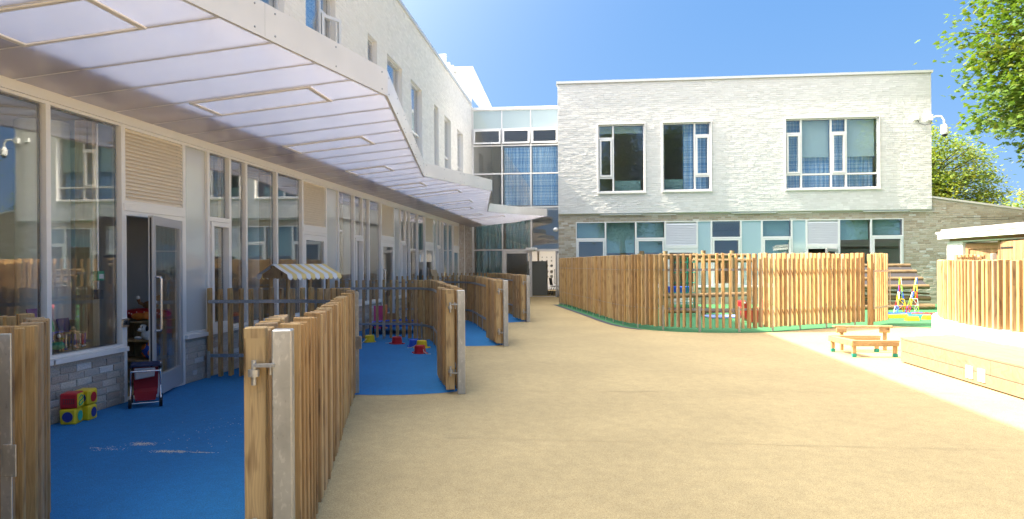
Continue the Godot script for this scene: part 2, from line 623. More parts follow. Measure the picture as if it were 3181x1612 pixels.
func curtain_mat() -> StandardMaterial3D:
	# woven blue check
	var size := 256
	var r := RandomNumberGenerator.new()
	r.seed = 8
	var across := []
	var down := []
	for i in size:
		across.append(r.randf() if i % 5 == 0 else across[-1])
		down.append(r.randf() if i % 4 == 0 else down[-1])
	var b := PackedByteArray()
	b.resize(size * size * 3)
	for y in size:
		for x in size:
			var k: float = 0.5 * across[x] + 0.35 * down[y]
			var i := (y * size + x) * 3
			b[i] = int(255 * (0.28 + 0.68 * k))
			b[i + 1] = int(255 * (0.52 + 0.48 * k))
			b[i + 2] = int(255 * (0.74 + 0.26 * k))
	var m := tri_tex(mat(Color(0.95, 0.95, 0.95), 0.85), picture(size, b), V(0.55, 0.55, 0.55))
	m.backlight_enabled = true
	m.backlight = Color(0.5, 0.5, 0.5)
	return m

# ------------------------------------------------------------------ ground
func sheet(called: String, pts: PackedVector2Array, y: float, m: Material, label: String) -> void:
	var s := Shape.new()
	var idx := Geometry2D.triangulate_polygon(pts)
	for i in range(0, idx.size(), 3):
		var a := pts[idx[i]]
		var b := pts[idx[i + 1]]
		var d := pts[idx[i + 2]]
		var p := V(a.x, y, a.y)
		var q := V(b.x, y, b.y)
		var r := V(d.x, y, d.y)
		if (q - p).cross(r - p).y > 0.0:
			s.tri(p, q, r)
		else:
			s.tri(p, r, q)
	structure(make(called, s, m, self), label)

func fence_path(k: int) -> Array:
	# from the classroom wall out to the corner and back along the gate run, for bay fence k
	var dz: float = [4.95, 0.0, -4.95, -9.75, -15.2][k]
	var out := []
	for p in [V(-4.98, 0, -9.17), V(-4.4, 0, -9.22), V(-3.75, 0, -9.27), V(-3.25, 0, -9.1), V(-2.93, 0, -8.72), V(-2.70, 0, -8.15), V(-2.27, 0, -6.55), V(-1.76, 0, -4.66), V(-1.435, 0, -3.36)]:
		out.append(p + (V(-0.12, 0, 5.0) if k == 0 else V(0, 0, dz)))
	return out

func ground() -> void:
	sheet("playground", PackedVector2Array([Vector2(-60, 70), Vector2(70, 70), Vector2(70, -90), Vector2(-60, -90)]), 0.0, M.beige, "beige rubber crumb playground surface")
	for k in range(1, 5):
		var a := smooth(fence_path(k - 1), 0.2)
		var b := smooth(fence_path(k), 0.2)
		var pts := PackedVector2Array()
		for p in a:
			pts.append(Vector2(maxf(p.x, -4.98), p.z))
			if pts.size() > 1 and pts[-1].distance_to(pts[-2]) < 0.05:
				pts.remove_at(pts.size() - 1)
			if p.z > fence_path(k - 1)[5].z:
				break
		var e: Vector3 = b[-1]
		var last := pts[-1]
		for i in range(1, 6):
			var t := i / 6.0
			pts.append(last.lerp(Vector2(e.x, e.z + 0.05), t) + Vector2(0, 0.10 * sin(t * PI)))
		b.reverse()
		for p in b:
			pts.append(Vector2(p.x, p.z))
		pts.append(Vector2(-5.02, pts[-1].y))
		pts.append(Vector2(-5.02, pts[0].y))
		sheet("blue_surface", pts, 0.004, M.blue, "blue rubber crumb surface in a classroom bay")
	# green play ring
	var g := PackedVector2Array()
	for p in smooth(ring_points(), 0.25):
		g.append(Vector2(p.x, p.z))
	var wide := PackedVector2Array()
	for i in g.size():
		var d := (g[mini(i + 1, g.size() - 1)] - g[maxi(i - 1, 0)]).normalized()
		wide.append(g[i] + Vector2(-d.y, d.x) * 0.16)
	for p in [Vector2(7.0, -17.55), Vector2(7.8, -16.85), Vector2(9.0, -16.2), Vector2(14, -15), Vector2(16, -26.28), Vector2(-0.86, -26.28)]:
		wide.append(p)
	sheet("green_surface", wide, 0.004, M.green, "green rubber crumb surface inside the slatted ring")
	var strip := PackedVector2Array()
	var back := PackedVector2Array()
	for i in g.size():
		if g[i].y > -16.35 and g[i].x > 1.2:
			break
		var d := (g[mini(i + 1, g.size() - 1)] - g[maxi(i - 1, 0)]).normalized()
		strip.append(g[i] + Vector2(-d.y, d.x) * 0.165)
		back.append(g[i] + Vector2(-d.y, d.x) * 0.30)
	back.reverse()
	strip.append_array(back)
	sheet("edging_strip", strip, 0.008, M.kerb, "dark rubber edging beside the green surface")
	# thin joints between batches of surfacing
	for q in [[V(-2.2, 0, -8.35), V(5.0, 0, -8.6), 0.012], [V(-1.2, 0, -6.1), V(4.4, 0, -6.0), 0.008], [V(-1.0, 0, -15.2), V(1.2, 0, -15.2), 0.02]]:
		var pts := PackedVector2Array()
		var low := PackedVector2Array()
		for i in 41:
			var p: Vector3 = q[0].lerp(q[1], i / 40.0)
			var w: float = q[2] * rng.randf_range(0.15, 0.6)
			var o := rng.randf_range(-0.008, 0.008)
			pts.append(Vector2(p.x, p.z - w + o))
			low.append(Vector2(p.x, p.z + w + o))
		low.reverse()
		pts.append_array(low)
		sheet("surface_joint", pts, 0.003, M.seam, "thin joint line in the beige surface")
	# spilled sand, and reflected sunlight painted as patches of the same pale flecks
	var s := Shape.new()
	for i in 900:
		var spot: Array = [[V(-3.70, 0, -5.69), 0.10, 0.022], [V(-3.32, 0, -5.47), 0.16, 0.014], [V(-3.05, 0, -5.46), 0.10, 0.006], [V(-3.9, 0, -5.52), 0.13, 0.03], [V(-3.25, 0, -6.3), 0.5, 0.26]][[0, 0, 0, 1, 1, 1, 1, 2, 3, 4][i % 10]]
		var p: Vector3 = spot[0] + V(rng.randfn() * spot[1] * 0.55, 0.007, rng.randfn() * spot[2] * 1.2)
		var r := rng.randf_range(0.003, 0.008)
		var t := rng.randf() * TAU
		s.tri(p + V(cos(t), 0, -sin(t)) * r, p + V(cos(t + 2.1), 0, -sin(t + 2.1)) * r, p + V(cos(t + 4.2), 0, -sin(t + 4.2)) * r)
	var o := make("sand_sunlight_flecks", s, M.sand, self)
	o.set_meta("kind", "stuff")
	tag(o, "pale flecks on the blue surface, spilled sand and painted patches of reflected sunlight", "sand")

func smooth(p: Array, step: float) -> Array:
	# Catmull-Rom through p, resampled at even steps
	var fine := [p[0]]
	for i in p.size() - 1:
		var a: Vector3 = p[maxi(i - 1, 0)]
		var d: Vector3 = p[mini(i + 2, p.size() - 1)]
		for k in range(1, 13):
			fine.append(p[i].cubic_interpolate(p[i + 1], a, d, k / 12.0))
	var out := [fine[0]]
	var left := step
	for i in fine.size() - 1:
		var a: Vector3 = fine[i]
		var b: Vector3 = fine[i + 1]
		var l := a.distance_to(b)
		var t := left
		while t <= l:
			out.append(a.lerp(b, t / l))
			t += step
		left = t - l
	return out

# ------------------------------------------------------------------ brickwork
func seen_from_eye(p: Vector3) -> bool:
	var q := p - EYE
	var z := -q.x * sin(YAW) - q.z * cos(YAW)
	if z < 1.0:
		return false
	var x := q.x * cos(YAW) - q.z * sin(YAW)
	return absf(x / z) < 0.72 and absf(q.y / z) < 0.37

func brick_wall(called: String, parent: Node3D, f: Facade, length: float, y0: float, y1: float, holes: Array, tones: String, mortar: Material, proud: float, loose: float, view: Callable, top: Variant = null) -> Node3D:
	var w := part(called, parent)
	# mortar backing, cut round the openings
	var us := [0.0, length]
	var ys := [y0, y1]
	for h in holes:
		for q in [h[0], h[1]]:
			if q > 0.0 and q < length and not us.has(q):
				us.append(q)
		for q in [h[2], h[3]]:
			if q > y0 and q < y1 and not ys.has(q):
				ys.append(q)
	us.sort()
	ys.sort()
	var s := Shape.new()
	for i in us.size() - 1:
		for j in ys.size() - 1:
			var mu: float = (us[i] + us[i + 1]) * 0.5
			var my: float = (ys[j] + ys[j + 1]) * 0.5
			var open := false
			for h in holes:
				if mu > h[0] and mu < h[1] and my > h[2] and my < h[3]:
					open = true
			if open:
				continue
			if top != null:
				var ta: float = minf(ys[j + 1], top.call(us[i]))
				var tb: float = minf(ys[j + 1], top.call(us[i + 1]))
				if maxf(ta, tb) <= ys[j]:
					continue
				s.hexa([f.at(us[i], ys[j], -0.28), f.at(us[i + 1], ys[j], -0.28), f.at(us[i + 1], ys[j], -proud), f.at(us[i], ys[j], -proud), f.at(us[i], ta, -0.28), f.at(us[i + 1], tb, -0.28), f.at(us[i + 1], tb, -proud), f.at(us[i], ta, -proud)])
			else:
				f.fb(s, us[i], us[i + 1], ys[j], ys[j + 1], -0.28, -proud)
	make("mortar", s, mortar, w)
	# bricks
	var tone: Array = M[tones]
	var mats: Array = M[tones + "_m"]
	var full := []
	var rest := Shape.new()
	rest.tinted = true
	var rows := int(floor((y1 - y0) / 0.075))
	for r in rows:
		var ya := y0 + 0.006 + r * 0.075
		var yb := ya + 0.065
		var x := -0.1125 * (r % 2) - (0.06 if r % 5 == 3 else 0.0)
		while x < length:
			var wide := 0.215
			if rng.randf() < 0.10:
				wide = 0.102
			var a := maxf(x, 0.0)
			var b := minf(x + wide, length)
			var cut: bool = a > x or b < x + wide or wide < 0.2
			x += wide + 0.01
			for h in holes:
				if yb > h[2] + 0.02 and ya < h[3] - 0.02 and b > h[0] and a < h[1]:
					cut = true
					if a >= h[0] and b <= h[1]:
						b = a
					elif a < h[0] and b > h[1]:
						b = h[0]
					elif a < h[0]:
						b = h[0]
					else:
						a = h[1]
			if b - a < 0.03:
				continue
			if top != null and yb > minf(top.call(a), top.call(b)) - 0.01:
				continue
			var pick := rng.randi() % tone.size()
			if tones == "tan" or tones == "buff":
				pick = mini(pick, rng.randi() % tone.size() + 1)
			var out := rng.randf_range(-loose, loose)
			var mid := f.at((a + b) * 0.5, (ya + yb) * 0.5)
			if not cut and seen_from_eye(mid) and view.call(mid):
				full.append([mid.distance_to(EYE), mid, pick, out])
			else:
				loose_brick(rest, f, a, b, ya, yb, proud, out, loose, tone[pick])
	full.sort_custom(func(p, q): return p[0] < q[0])
	var shapes := []
	for k in 6:
		var q := Shape.new()
		q.bevel(V(0.215, 0.065, 0.05), 0.004, Transform3D.IDENTITY, loose * 0.8 + 0.0012, rng)
		shapes.append(q.mesh())
	var basis := Basis(f.u, Vector3.UP, f.n)
	for i in full.size():
		var q: Array = full[i]
		if i < 300:
			var lean := basis * Basis.from_euler(V(rng.randf_range(-1, 1) * loose * 3.0, rng.randf_range(-1, 1) * loose * 3.0, 0))
			inst("brick", shapes[rng.randi() % 6], mats[q[2]], w, Transform3D(lean, q[1] + f.n * (q[3] - 0.025)))
		else:
			var u: float = (q[1] - f.o).dot(f.u)
			loose_brick(rest, f, u - 0.1075, u + 0.1075, q[1].y - 0.0325, q[1].y + 0.0325, proud, q[3], loose, tone[q[2]])
	if rest.v.size():
		make("brickwork", rest, M.brick_v if tones in ["tan", "buff"] else M.brick_w, w).set_meta("kind", "stuff")
	return w

func loose_brick(s: Shape, f: Facade, a: float, b: float, ya: float, yb: float, proud: float, out: float, loose: float, tone: Color) -> void:
	s.col = tone * rng.randf_range(0.94, 1.05)
	var e := 0.004
	var back := -proud - 0.01
	var t := [rng.randf_range(-loose, loose) * 0.6, rng.randf_range(-loose, loose) * 0.25]
	var p := [f.at(a, ya, back), f.at(b, ya, back), f.at(b, yb, back), f.at(a, yb, back)]
	var q := [f.at(a + e, ya + e, out + t[0] - t[1]), f.at(b - e, ya + e, out - t[0] - t[1]), f.at(b - e, yb - e, out - t[0] + t[1]), f.at(a + e, yb - e, out + t[0] + t[1])]
	s.quad(q[0], q[1], q[2], q[3])
	for i in 4:
		var j := (i + 1) % 4
		s.quad(p[i], p[j], q[j], q[i])

# ------------------------------------------------------------------ glazing
# cells: [u0, u1, y0, y1, kind]; g glass, c opening casement, p opaque panel
func window(parent: Node3D, f: Facade, cells: Array, frame: Material, glass: Material, panel: Material, depth := 0.0, sill := -1.0) -> Node3D:
	var w := part("window", parent)
	var s := Shape.new()
	for q in cells:
		f.ring(s, q[0], q[1], q[2], q[3], 0.03, depth - 0.10, depth)
		var e := 0.03
		if q[4] == "c":
			f.ring(s, q[0] + 0.038, q[1] - 0.038, q[2] + 0.038, q[3] - 0.038, 0.06, depth - 0.07, depth + 0.025)
			e = 0.092
		var g := Shape.new()
		if q[4] == "p":
			f.fb(g, q[0] + e, q[1] - e, q[2] + e, q[3] - e, depth - 0.06, depth - 0.035)
			make("panel", g, panel, w)
		else:
			f.fb(g, q[0] + e, q[1] - e, q[2] + e, q[3] - e, depth - 0.040, depth - 0.034)
			f.fb(g, q[0] + e, q[1] - e, q[2] + e, q[3] - e, depth - 0.062, depth - 0.056)
			make("pane", g, glass, w)
			var d := Shape.new()
			f.ring(d, q[0] + e, q[1] - e, q[2] + e, q[3] - e, 0.012, depth - 0.085, depth - 0.064)
			make("seal", d, M.seal, w)
	make("frame", s, frame, w)
	if sill >= 0.0:
		var k := Shape.new()
		f.fb(k, cells[0][0] - 0.01, cells[-1][1] + 0.01, cells[0][2] - 0.05, cells[0][2] - 0.002, depth - 0.10, depth + sill)
		make("sill", k, frame, w)
	return w

func drape(w: Node3D, called: String, f: Facade, u0: float, u1: float, y0: float, y1: float, d: float, m: Material, wave := 0.03) -> void:
	var s := Shape.new()
	var n := maxi(6, int((u1 - u0) / 0.03))
	var pts := []
	for i in n + 1:
		var u := lerpf(u0, u1, float(i) / n)
		pts.append(Vector2(u, d + wave * sin(u * 38.0) + wave * 0.5 * sin(u * 17.0 + 1.0)))
	for i in n:
		s.quad(f.at(pts[i].x, y0, pts[i].y), f.at(pts[i + 1].x, y0, pts[i + 1].y), f.at(pts[i + 1].x, y1, pts[i + 1].y), f.at(pts[i].x, y1, pts[i].y))
	make(called, s, m, w)

func blind(w: Node3D, f: Facade, u0: float, u1: float, y0: float, y1: float, d: float, m: Material) -> void:
	var s := Shape.new()
	f.fb(s, u0, u1, y0, y1, d - 0.004, d)
	f.fb(s, u0, u1, y0 - 0.025, y0, d - 0.012, d + 0.008)
	s.rod(f.at(u0, y1, d - 0.02), f.at(u1, y1, d - 0.02), 0.025)
	make("blind", s, m, w)

func louvre(parent: Node3D, f: Facade, u0: float, u1: float, y0: float, y1: float, frame: Material, m: Material, pitch := 0.042) -> Node3D:
	var w := part("louvre", parent)
	var s := Shape.new()
	f.ring(s, u0, u1, y0, y1, 0.035, -0.10, 0.0)
	make("frame", s, frame, w)
	var b := Shape.new()
	f.fb(b, u0 + 0.035, u1 - 0.035, y0 + 0.035, y1 - 0.035, -0.098, -0.09)
	make("backing", b, m, w)
	var n := int((y1 - y0 - 0.07) / pitch)
	var q := Shape.new()
	var l := u1 - u0 - 0.072
	var g := Facade.new(Vector3.ZERO, f.u, f.n)
	q.hexa([g.at(-l / 2, 0, 0.0), g.at(l / 2, 0, 0.0), g.at(l / 2, 0.006, 0.0), g.at(-l / 2, 0.006, 0.0), g.at(-l / 2, pitch * 0.98, -0.040), g.at(l / 2, pitch * 0.98, -0.040), g.at(l / 2, pitch * 0.98 + 0.006, -0.037), g.at(-l / 2, pitch * 0.98 + 0.006, -0.037)])
	var mesh := q.mesh()
	for i in n:
		inst("slat", mesh, m, w, Transform3D(Basis.IDENTITY, f.at((u0 + u1) / 2, y0 + 0.04 + i * pitch, -0.008)))
	return w

func door(parent: Node3D, f: Facade, u0: float, u1: float, y1: float, frame: Material, glass: Material, swing := 0.0) -> Node3D:
	# hinged at u1; swing opens outwards
	var w := part("door", parent)
	var s := Shape.new()
	f.fb(s, u0, u0 + 0.05, 0.0, y1, -0.10, 0.0)
	f.fb(s, u1 - 0.05, u1, 0.0, y1, -0.10, 0.0)
	f.fb(s, u0 + 0.05, u1 - 0.05, y1 - 0.05, y1, -0.10, 0.0)
	f.fb(s, u0 + 0.05, u1 - 0.05, 0.0, 0.02, -0.12, 0.02)
	make("frame", s, frame, w)
	var hinge := f.at(u1 - 0.055, 0, 0.0)
	var turn := Basis(Vector3.UP, swing)
	var g := Facade.new(hinge, turn * -f.u, turn * f.n)
	var l := u1 - u0 - 0.11
	var q := Shape.new()
	var t0 := -0.05
	var top := y1 - 0.055
	g.fb(q, 0, 0.09, 0.03, top, t0, 0.0)
	g.fb(q, l - 0.09, l, 0.03, top, t0, 0.0)
	g.fb(q, 0.09, l - 0.09, top - 0.10, top, t0, 0.0)
	g.fb(q, 0.09, l - 0.09, 0.03, 0.26, t0, 0.0)
	make("leaf", q, M.door_metal if swing != 0.0 else frame, w)
	var e := Shape.new()
	g.fb(e, 0.09, l - 0.09, 0.26, top - 0.10, -0.034, -0.018)
	make("pane", e, glass, w)
	var k := Shape.new()
	g.fb(k, l + 0.001, l + 0.004, 0.05, top - 0.02, t0 + 0.015, -0.016)
	make("edge_seal", k, M.black, w)
	var h := Shape.new()
	var hu := l - 0.06
	h.tube([g.at(hu, 0.78, 0.0), g.at(hu, 0.78, 0.055), g.at(hu, 0.80, 0.065), g.at(hu, 1.36, 0.065), g.at(hu, 1.38, 0.055), g.at(hu, 1.38, 0.0)], [0.013], 8)
	make("handle", h, M.steel, w)
	return w

func slab(parent: Node3D, called: String, a: Vector3, b: Vector3, m: Material) -> MeshInstance3D:
	var s := Shape.new()
	s.bb(a, b)
	return make(called, s, m, parent)

# ------------------------------------------------------------------ classroom wing
const XL := -5.03

func classroom_wing() -> void:
	var w := thing("classroom_wing", "long two-storey wing of cream brick above a glazed ground floor", "building")
	var f := Facade.new(V(XL, 0, 4.0), V(0, 0, -1), V(1, 0, 0))   # u = 4 - z
	var u := func(z): return 4.0 - z
	# columns of the glazed ground floor: near edge, far edge, kind
	var cols := [[3.0, 1.9, "g"], [1.9, 0.75, "g"], [0.75, -0.35, "d"], [-0.35, -0.9, "p"], [-0.9, -2.0, "g"], [-2.0, -3.1, "g"], [-3.1, -4.2, "g"], [-4.2, -5.2, "g"], [-5.2, -6.32, "g"], [-6.32, -7.43, "g"],
		[-7.43, -8.645, "d"], [-8.645, -9.24, "p"], [-9.24, -9.84, "c"], [-9.84, -10.34, "g"], [-10.34, -11.43, "g"], [-11.43, -12.52, "g"],
		[-12.52, -13.72, "d"], [-13.72, -14.43, "p"], [-14.43, -15.46, "g"], [-15.46, -16.07, "c"], [-16.07, -16.58, "g"], [-16.58, -17.60, "g"],
		[-17.60, -18.83, "d"], [-18.83, -19.54, "p"], [-19.54, -20.12, "c"], [-20.12, -20.62, "g"], [-20.62, -21.64, "g"], [-21.64, -22.66, "g"],
		[-22.66, -23.92, "d"], [-23.92, -24.59, "p"], [-24.59, -25.15, "c"], [-25.15, -25.69, "g"], [-25.69, -26.68, "g"], [-26.68, -27.70, "g"], [-27.70, -28.95, "d"]]
	var nth := 0
	var solid := []
	for q in cols:
		var a: float = u.call(q[0])
		var b: float = u.call(q[1])
		if q[2] == "d":
			solid.append([a, b])
			louvre(w, f, a, b, 2.20, 3.07, M.frame, M.louvre)
			var bar := Shape.new()
			f.fb(bar, a, b, 2.12, 2.198, -0.10, 0.01)
			make("transom", bar, M.frame, w)
			door(w, f, a, b, 2.118, M.frame, M.glass, 0.26 if nth == 1 else 0.0)
			nth += 1
		elif q[2] == "c":
			window(w, f, [[a, b, 0.62, 2.14, "c"], [a, b, 2.14, 3.07, "g"]], M.frame, M.glass, M.frost, 0.0, 0.05)
		else:
			window(w, f, [[a, b, 0.62, 3.07, q[2]]], M.frame, M.glass, M.frost, 0.0, 0.05)
	# head beam above the glazing
	var s := Shape.new()
	f.fb(s, u.call(3.0), u.call(-28.95), 3.072, 3.20, -0.16, 0.015)
	f.fb(s, u.call(3.0), u.call(-28.95), 3.20, 3.235, -0.10, 0.05)
	make("head_beam", s, M.frame, w)
	# brick plinth with gaps at the doors
	var holes := []
	for q in solid:
		holes.append([q[0], q[1], -0.1, 0.6])
	holes.append([0.0, 1.0, -0.1, 0.6])
	brick_wall("plinth", w, f, u.call(-28.95), 0.0, 0.57, holes, "tan", M.mortar, 0.010, 0.003, func(_p): return true)
	var far := Facade.new(V(XL, 0, -28.95), V(0, 0, -1), V(1, 0, 0))
	brick_wall("end_pier", w, far, 3.5, 0.0, 3.3, [[1.30, 1.62, 0.0, 3.3]], "tan", M.mortar, 0.010, 0.003, func(_p): return true)
	slab(w, "pier_recess", V(XL - 0.3, 0, -30.26), V(XL - 0.12, 3.3, -30.56), M.frame)
	var dp := Shape.new()
	dp.rod(V(XL - 0.05, 0.0, -30.41), V(XL - 0.05, 3.2, -30.41), 0.05, 12)
	make("downpipe", dp, M.frame, w)
	# upper storey, windows measured along the wall
	var wins := [[-8.2, -9.7, "w"], [-10.2, -11.77, "w"], [-12.72, -14.33, "o"], [-16.55, -17.31, "l"], [-18.24, -19.82, "w"], [-20.82, -22.32, "v"], [-24.17, -24.92, "l"], [-26.0, -27.31, "v"], [-28.72, -30.16, "v"]]
	holes = []
	for q in wins:
		holes.append([u.call(q[0]), u.call(q[1]), 4.35, 7.02])
	brick_wall("upper_wall", w, f, 36.5, 3.24, 8.76, holes, "creams", M.mortar_cream, 0.005, 0.0015, func(p): return p.y > 6.0 and p.z < -9.0)
	for q in wins:
		var a: float = u.call(q[0]) + 0.012
		var b: float = u.call(q[1]) - 0.012
		if q[2] == "l":
			louvre(w, Facade.new(f.o - f.n * 0.10, f.u, f.n), a, b, 4.362, 7.008, M.frame_b, M.louvre_b, 0.075)
		else:
			var m := lerpf(a, b, 0.30 if q[2] != "o" else 0.62)
			var n: Node3D
			if q[2] == "w":
				n = window(w, f, [[a, b, 4.362, 7.008, "g"]], M.frame_b, M.glass_b, M.frost, -0.10)
			elif q[2] == "o":
				n = window(w, f, [[a, m, 4.362, 7.008, "g"], [m, b, 4.362, 5.0, "g"], [m, b, 5.0, 6.55, "g"], [m, b, 6.55, 7.008, "g"]], M.frame_b, M.glass_b, M.frost, -0.10)
				var t := Shape.new()
				var lf := Facade.new(f.at(m + 0.05, 0, -0.08), (V(0, 0, -1) + V(0.55, 0, 0)).normalized(), V(1, 0, 0.5).normalized())
				lf.ring(t, 0.0, 0.5, 5.05, 6.5, 0.06, -0.05, 0.0)
				make("open_casement", t, M.frame_b, n)
			else:
				n = window(w, f, [[a, m, 4.362, 5.55, "g"], [a, m, 5.55, 6.50, "c"], [a, m, 6.50, 7.008, "g"], [m, b, 4.362, 5.55, "g"], [m, b, 5.55, 7.008, "g"]], M.frame_b, M.glass_b, M.frost, -0.10)
			drape(n, "curtain", f, a + 0.02, b - 0.02, 4.3, 7.0, -0.42, M.curtain)
	s = Shape.new()
	f.fb(s, 0.0, 36.5, 8.765, 8.87, -0.34, 0.045)
	make("coping", s, M.coping, w)
	# floors, ceilings, room walls
	slab(w, "room_floor", V(-12, -0.10, 3.0), V(XL - 0.30, -0.002, -32.4), M.room_floor)
	slab(w, "room_ceiling", V(-12, 3.09, 3.0), V(XL - 0.17, 3.235, -28.95), M.ceiling)
	slab(w, "upper_floor", V(-12, 3.24, 4.0), V(XL - 0.285, 3.50, -32.4), M.ceiling)
	slab(w, "roof", V(-12, 8.40, 4.0), V(XL - 0.285, 8.70, -32.5), M.ceiling)
	slab(w, "back_wall", V(-12.3, -0.1, 4.3), V(-12.002, 8.8, -32.8), M.room_pale)
	slab(w, "upper_room_wall", V(-9.0, 3.51, 4.0), V(-8.8, 8.39, -32.4), M.room_pale)
	slab(w, "end_wall", V(-12, -0.1, 4.002), V(XL - 0.02, 8.75, 4.28), M.room_pale)
	slab(w, "end_wall", V(-12, -0.1, -32.5), V(XL - 0.02, 8.75, -32.78), M.room_pale)
	for z in [-0.6, -8.95, -14.05, -19.15, -24.25, -28.8]:
		slab(w, "partition", V(-12, 0, z + 0.07), V(XL - 0.13, 3.085, z - 0.07), M.room_wall)
	for z in [-7.28, -9.95, -11.7, -15.3, -17.2, -20.4, -22.3, -25.4, -27.3]:
		slab(w, "timber_column", V(XL - 0.42, 0, z + 0.05), V(XL - 0.22, 3.085, z - 0.05), M.glulam)
	for z in [-6.95, -12.1, -17.0, -22.0]:
		var c := Shape.new()
		c.lathe([Vector2(0.26, 0), Vector2(0.26, 3.08)], 32, T(V(XL - 0.85, 0, z - 0.35)))
		make("round_column", c, M.col_white, w)
	# ledge inside the first window
	slab(w, "window_ledge", V(XL - 0.62, 0.55, -4.3), V(XL - 0.12, 0.60, -7.42), M.ply)
	# white rooflight over the far end of the roof
	var r := part("rooflight", w)
	var rs := Shape.new()
	rs.hexa([V(-9.5, 8.7, -30.2), V(-5.0, 8.7, -30.2), V(-5.0, 8.7, -38.5), V(-9.5, 8.7, -38.5), V(-9.5, 10.95, -30.2), V(-6.5, 10.95, -30.2), V(-6.5, 10.95, -38.5), V(-9.5, 10.95, -38.5)])
	make("roof_body", rs, M.white_paint, r)
	for i in 9:
		slab(r, "rib", V(-6.42, 8.9, -31.0 - i * 0.9), V(-5.9, 10.75 - 0.12 * (i % 2), -31.08 - i * 0.9), M.white_paint)
	var rf := Shape.new()
	rf.hexa([V(-6.2, 10.72, -33.5), V(-5.1, 10.72, -33.5), V(-4.75, 9.3, -38.5), V(-5.0, 9.3, -38.5), V(-6.2, 10.86, -33.5), V(-5.1, 10.86, -33.5), V(-4.6, 9.5, -38.5), V(-5.0, 9.5, -38.5)])
	make("roof_edge", rf, M.white_paint, r)

# ------------------------------------------------------------------ canopy
func canopy_edge() -> Array:
	return [V(-1.75, 0, 2.4), V(-3.25, 0, -1.2), V(-3.0, 0, -3.4), V(-2.20, 0, -7.98), V(-3.24, 0, -14.5), V(-2.34, 0, -18.6), V(-3.25, 0, -24.6), V(-2.35, 0, -27.6), V(-1.62, 0, -29.5), V(-1.46, 0, -29.95), V(-1.56, 0, -30.25), V(-2.3, 0, -31.3), V(-3.2, 0, -32.0)]

func soffit(x: float) -> float:
	return 3.16 + 0.1 * (x - XL)

